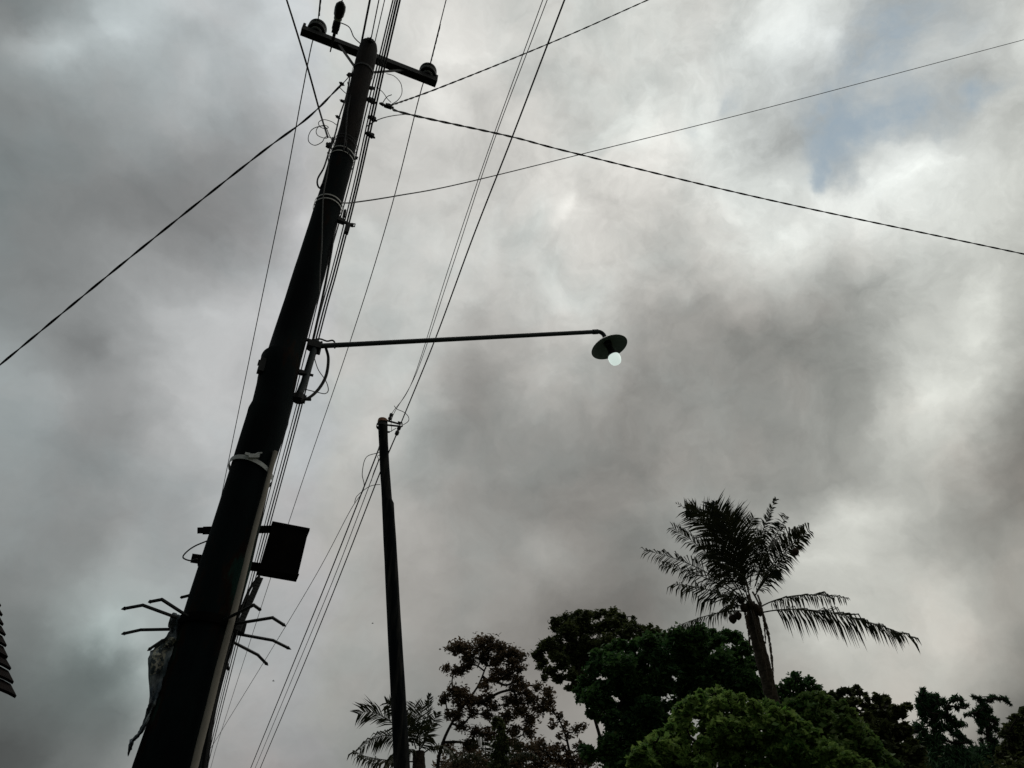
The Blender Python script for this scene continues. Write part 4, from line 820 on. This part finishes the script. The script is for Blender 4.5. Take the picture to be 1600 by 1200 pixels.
palm_trunk(palm, YP, [(1222, 1200), (1214, 1130), (1201, 1070), (1186, 1010), (1177, 970), (1173, 942)], [.165, .17, .175, .18, .175, .12])
FR = [((1187,958),(1290,956),(1426,996),50,'edge',1.15,(-.3,-.7)),
      ((1189,948),(1248,930),(1322,935),30,'edge',1.0,(.2,.3)),
      ((1182,925),(1220,870),(1265,829),60,'flat',.75,(-.4,-.9),1),
      ((1182,925),(1217,868),(1254,836),34,'flat',.7,(.3,.3),1),
      ((1183,925),(1222,874),(1260,833),50,'flat',.7,(-.2,-.4),1),((1180,915),(1200,862),(1220,822),34,'flat',.55,(.1,.1),1),((1172,915),(1178,870),(1190,838),30,'flat',.3,(.2,.2)),
      ((1181,906),(1206,850),(1229,806),26,'flat',.45,(.2,.3),1),
      ((1175,900),(1191,832),(1213,779),13,'flat',.15,(0,0)),
      ((1169,900),(1166,848),(1178,809),28,'flat',.15,(.3,.5)),
      ((1164,915),(1143,850),(1118,788),52,'flat',.15,(-.3,-.6)),
      ((1166,915),(1152,850),(1140,806),50,'flat',.1,(.1,-.1)),
      ((1160,915),(1120,840),(1072,797),44,'flat',.25,(.3,.5)),
      ((1152,921),(1106,866),(1050,824),27,'mix',.5,(.4,.7)),
      ((1152,927),(1083,884),(1006,860),32,'mix',.7,(-.2,-.3)),
      ((1152,932),(1100,902),(1034,880),28,'mix',.7,(-.5,-.9)),
      ((1152,944),(1111,923),(1052,912),38,'edge',1.0,(-.6,-1.0)),
      ((1160,955),(1112,960),(1038,986),26,'edge',1.0,(.4,.7)),
      ((1170,920),(1157,870),(1150,820),34,'flat',.1,(-.5,-.9),-1),
      ((1164,925),(1135,880),(1098,850),40,'flat',.4,(-.7,-1.2)),
      ((1160,930),(1140,900),(1112,880),38,'mix',.6,(-1.0,-1.6)),
      ((1180,930),(1196,905),(1210,890),30,'mix',.8,(-1.0,-1.5)),
      ((1160,940),(1148,930),(1130,935),28,'mix',1.0,(-1.,-1.4)),
      ((1162,915),(1132,845),(1100,800),46,'flat',.2,(-.6,-1.0)),((1165,915),(1148,855),(1130,800),44,'flat',.15,(-.8,-1.2)),
      ((1168,935),(1160,905),(1150,880),30,'flat',.3,(-.6,-.9)),
      ((1160,948),(1140,945),(1122,958),20,'edge',1.0,(-.6,-.8))]
for a, b, c, ln, sd_, g_, dz, *on in FR:
    rag = .04 if ln > 35 else .14
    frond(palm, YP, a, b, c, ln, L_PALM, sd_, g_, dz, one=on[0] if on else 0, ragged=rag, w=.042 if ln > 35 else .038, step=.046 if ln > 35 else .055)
# tip rag of the upper left frond and its spear
frond(palm, YP, (1118, 850), (1118, 815), (1117, 785), 14, L_PALM, 'flat', .0, (-.4, -.4), w=.07, step=.05)
frond(palm, YP, (1110, 812), (1090, 800), (1072, 798), 20, L_PALM, 'flat', .3, (0, .3), w=.06, step=.05)
frond(palm, YP, (1075, 797), (1064, 790), (1055, 787), 7, L_PALM, 'flat', .0, (0, 0), w=.03, step=.1, r=.01)
for q in (((1160,935),(1166,965),(1172,1010),7),((1184,930),(1192,960),(1196,1005),7),((1178,940),(1188,990),(1196,1030),8),((1172,935),(1190,1000),(1200,1060),9),((1168,930),(1182,985),(1196,1045),7),((1176,925),(1200,990),(1208,1085),8),((1165,905),(1178,960),(1188,1000),6)):
    frond(palm, YP, q[0], q[1], q[2], q[3], L_DEAD, 'mix', .3, (-.42, -.5), w=.035, step=.045, r=.03, name='dead_frond', ang=2.2)
for (x, y, r_, dy) in ((1145, 967, 6.5, -.2), (1153, 962, 6, -.3), (1172, 945, 6.5, -.4), (1163, 950, 6.5, -.35), (1181, 950, 6, -.35), (1187, 957, 5.5, -.3), (1158, 938, 6, -.3), (1243, 862, 5.5, -.9)):
    c = at_y(x, y, YP + dy); rm = r_ / F * fwd(c); MB().lathe(c + UP * rm * 1.2, -UP, [(.01, 0), (rm * .6, rm * .25), (rm * .97, rm * .8), (rm, rm * 1.2), (rm * .8, rm * 1.8), (rm * .35, rm * 2.25), (.01, rm * 2.45)], 14).build('coconut', M_NUT, palm)
Y3 = 24.0; l3 = at_y(655, 1200, Y3)
pb = empty('coconut_palm', (l3.x, Y3, 0), 'lower coconut palm half hidden behind the second pole', 'palm tree', 'coconut palms')
palm_trunk(pb, Y3, [(656, 1260), (655, 1210), (654, 1175)], [.2, .19, .17])
for a, b, c, ln, sd_, g_, dz in [((640,1158),(596,1118),(559,1116),26,'flat',.35,(-.3,-.5)),((640,1165),(602,1149),(562,1172),26,'mix',.8,(-.2,-.4)),((648,1190),(592,1186),(551,1174),26,'edge',1.1,(-.5,-.9)),
        ((646,1160),(648,1125),(648,1098),22,'flat',.1,(.2,.3)),((652,1160),(656,1128),(662,1100),22,'flat',.1,(.3,.4)),((662,1160),(669,1112),(671,1084),9,'flat',.0,(0,0)),((660,1165),(674,1135),(684,1112),16,'flat',.2,(.3,.5)),
        ((645,1165),(625,1120),(603,1098),20,'flat',.3,(.2,.3)),((650,1170),(640,1140),(628,1105),24,'flat',.2,(-.4,-.7)),((655,1172),(664,1160),(672,1150),20,'mix',.5,(-.6,-1)),((658,1180),(690,1165),(712,1185),22,'edge',.9,(-.3,-.6)),((650,1185),(630,1170),(600,1200),26,'edge',1.0,(-.8,-1.4)),((655,1175),(655,1150),(650,1135),26,'flat',.3,(-.5,-.8))]:
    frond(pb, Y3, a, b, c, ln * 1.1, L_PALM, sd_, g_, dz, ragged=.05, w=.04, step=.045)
Y4 = 28.0; l4 = at_y(782, 1230, Y4)
pc = empty('coconut_palm', (l4.x, Y4, 0), 'smallest palm, only its fan of fronds showing at the bottom edge', 'palm tree', 'coconut palms')
palm_trunk(pc, Y4, [(782, 1290), (781, 1250), (780, 1222)], [.2, .19, .17])
for a, b, c, ln, sd_, g_, dz in [((780,1215),(740,1180),(712,1188),24,'edge',.9,(-.4,-.8)),((780,1212),(755,1172),(738,1160),22,'flat',.3,(-.2,-.4)),((784,1212),(810,1178),(842,1182),24,'edge',.9,(-.4,-.8)),((782,1212),(795,1180),(812,1162),20,'flat',.3,(0,0)),((780,1212),(772,1180),(765,1160),22,'flat',.2,(.3,.4)),((784,1216),(820,1200),(858,1212),24,'edge',1.,(-.4,-.8))]:
    frond(pc, Y4, a, b, c, ln, L_PALM, sd_, g_, dz, ragged=.08, w=.042, step=.06)

# ------------------------------------------------------------------ tiled house roof cut by the left edge
K0 = at_h(19.5, 1094, 3.6)
K1 = at_h(-2, 958, 4.72); s_dir = (K1 - K0).normalized(); e_dir = V((-s_dir.y, s_dir.x, 0)).normalized()
n_dir = s_dir.cross(e_dir).normalized()
if n_dir.z < 0: n_dir = -n_dir
house = empty('house', (K0 + e_dir * 2.5).to_2d().to_3d(), 'dark tiled house roof showing only its stepped corner at the left edge', 'house')
m = MB(); NR, pitch = 13, .243; W = 5.0
def sil(k): return K0 + s_dir * (k * pitch)
for k in range(NR):
    o0 = sil(k); cols = 18
    jx = [0, .0, .0][k % 3]
    for c_ in range(cols):
        w_ = W / cols; a = o0 + e_dir * (c_ * w_ + jx + (random.uniform(-.012, .012) if c_ == 0 else 0))
        rise = .045 + random.uniform(-.004, .004)
        # one curved tile: five points across, lifted nose
        vs = []
        for (ss, lift) in ((-.03, rise), (pitch + .02, .008)):
            for q in range(6):
                t = q / 5; vs.append(a + e_dir * (t * (w_ + .012)) + s_dir * ss + n_dir * (lift + .022 * math.sin(t * math.pi * 1.0)))
        for (ss, lift) in ((-.03, rise - .02), (pitch + .02, -.012)):
            for q in range(6):
                t = q / 5; vs.append(a + e_dir * (t * (w_ + .012)) + s_dir * ss + n_dir * (lift + .022 * math.sin(t * math.pi * 1.0)))
        fs = []
        for q in range(5): fs += [(q, q + 1, 7 + q, 6 + q), (12 + q, 18 + q, 19 + q, 13 + q), (q, 12 + q, 13 + q, q + 1), (6 + q, 7 + q, 19 + q, 18 + q)]
        fs += [(0, 6, 18, 12), (5, 17, 23, 11)]
        m.add(vs, fs)
m.build('roof', M_TILE, house, smooth=False)
m = MB(); m.bar(K0 + e_dir * .30 - n_dir * .012 + s_dir * .02, K0 + e_dir * .30 - n_dir * .012 + s_dir * (NR * pitch), .02, .03, up=n_dir)
m.bar(K0 + n_dir * -.012 + e_dir * .30 + s_dir * .02, K0 + e_dir * W - n_dir * .012 + s_dir * .02, .02, .03, up=n_dir); m.build('eave_board', M_WOOD, house, smooth=False)
top_r = K0 + s_dir * (NR * pitch); s_back = V((s_dir.x, s_dir.y, -s_dir.z))
m = MB(); vs = [top_r, top_r + e_dir * W, top_r + e_dir * W + s_back * NR * pitch, top_r + s_back * NR * pitch]; nb = s_back.cross(e_dir).normalized(); nb = nb if nb.z > 0 else -nb
m.add([v + nb * .03 for v in vs] + [v - nb * .03 for v in vs], [(0, 1, 2, 3), (7, 6, 5, 4), (0, 4, 5, 1), (1, 5, 6, 2), (2, 6, 7, 3), (3, 7, 4, 0)]); m.build('back_roof', M_TILE, house, smooth=False)
hs_ = V((s_dir.x, s_dir.y, 0)); hl = hs_.length * NR * pitch * 2; hs_.normalize(); q0 = K0 + e_dir * .4 + hs_ * .45; q0.z = 0
q1 = q0 + e_dir * (W - .8); q2c = q1 + hs_ * (hl - .9); q3 = q0 + hs_ * (hl - .9); hw = K0.z + .28
m = MB(); m.add([q0, q1, q2c, q3, q0 + UP * hw, q1 + UP * hw, q2c + UP * hw, q3 + UP * hw], [(0, 1, 5, 4), (1, 2, 6, 5), (2, 3, 7, 6), (3, 0, 4, 7)])
for (a, b) in ((q0, q3), (q1, q2c)):
    o = len(m.v); m.v += [tuple(a + UP * hw), tuple(b + UP * hw), tuple((a + b) / 2 + UP * (top_r.z - .1))]; m.f.append((o, o + 1, o + 2)); m.m.append(0)
m.build('wall', M_WALL, house, smooth=False)
wn = (q0 + q3) / 2 + UP * 1.5; ex = -e_dir
m = MB(); m.box(wn + ex * .01, hs_ * .55, UP * .6, ex * .03); fr = m.build('window', M_WOOD, house, smooth=False)
m = MB(); m.box(wn + ex * .045 - hs_ * .26, hs_ * .22, UP * .5, ex * .005); m.box(wn + ex * .045 + hs_ * .26, hs_ * .22, UP * .5, ex * .005); m.build('pane', M_GLASS, fr, smooth=False)

# ------------------------------------------------------------------ two distant birds
for (x, y, s_, lb) in ((582, 974, 1.6, 'tiny dark bird in the sky left of the second pole'), (427, 1064, 1.9, 'tiny dark bird low between the two sets of lines')):
    c = at_r(x, y, 30); k = s_ * fwd(c) / F; m = MB()
    m.lathe(c - P * k, P, [(.003, 0), (k * .3, k * .5), (k * .35, k), (k * .2, k * 1.7), (.003, k * 2.2)], 8)
    m.add([c + UP * k * .1, c + P * k * .6, c + D * k * 1.6 + UP * k * .9], [(0, 1, 2)]); m.add([c + UP * k * .1, c + P * k * .6, c - D * k * 1.6 + UP * k * .9], [(0, 1, 2)])
    tag(m.build('bird', M_BIRD, smooth=False), lb, 'bird', 'birds in the sky')
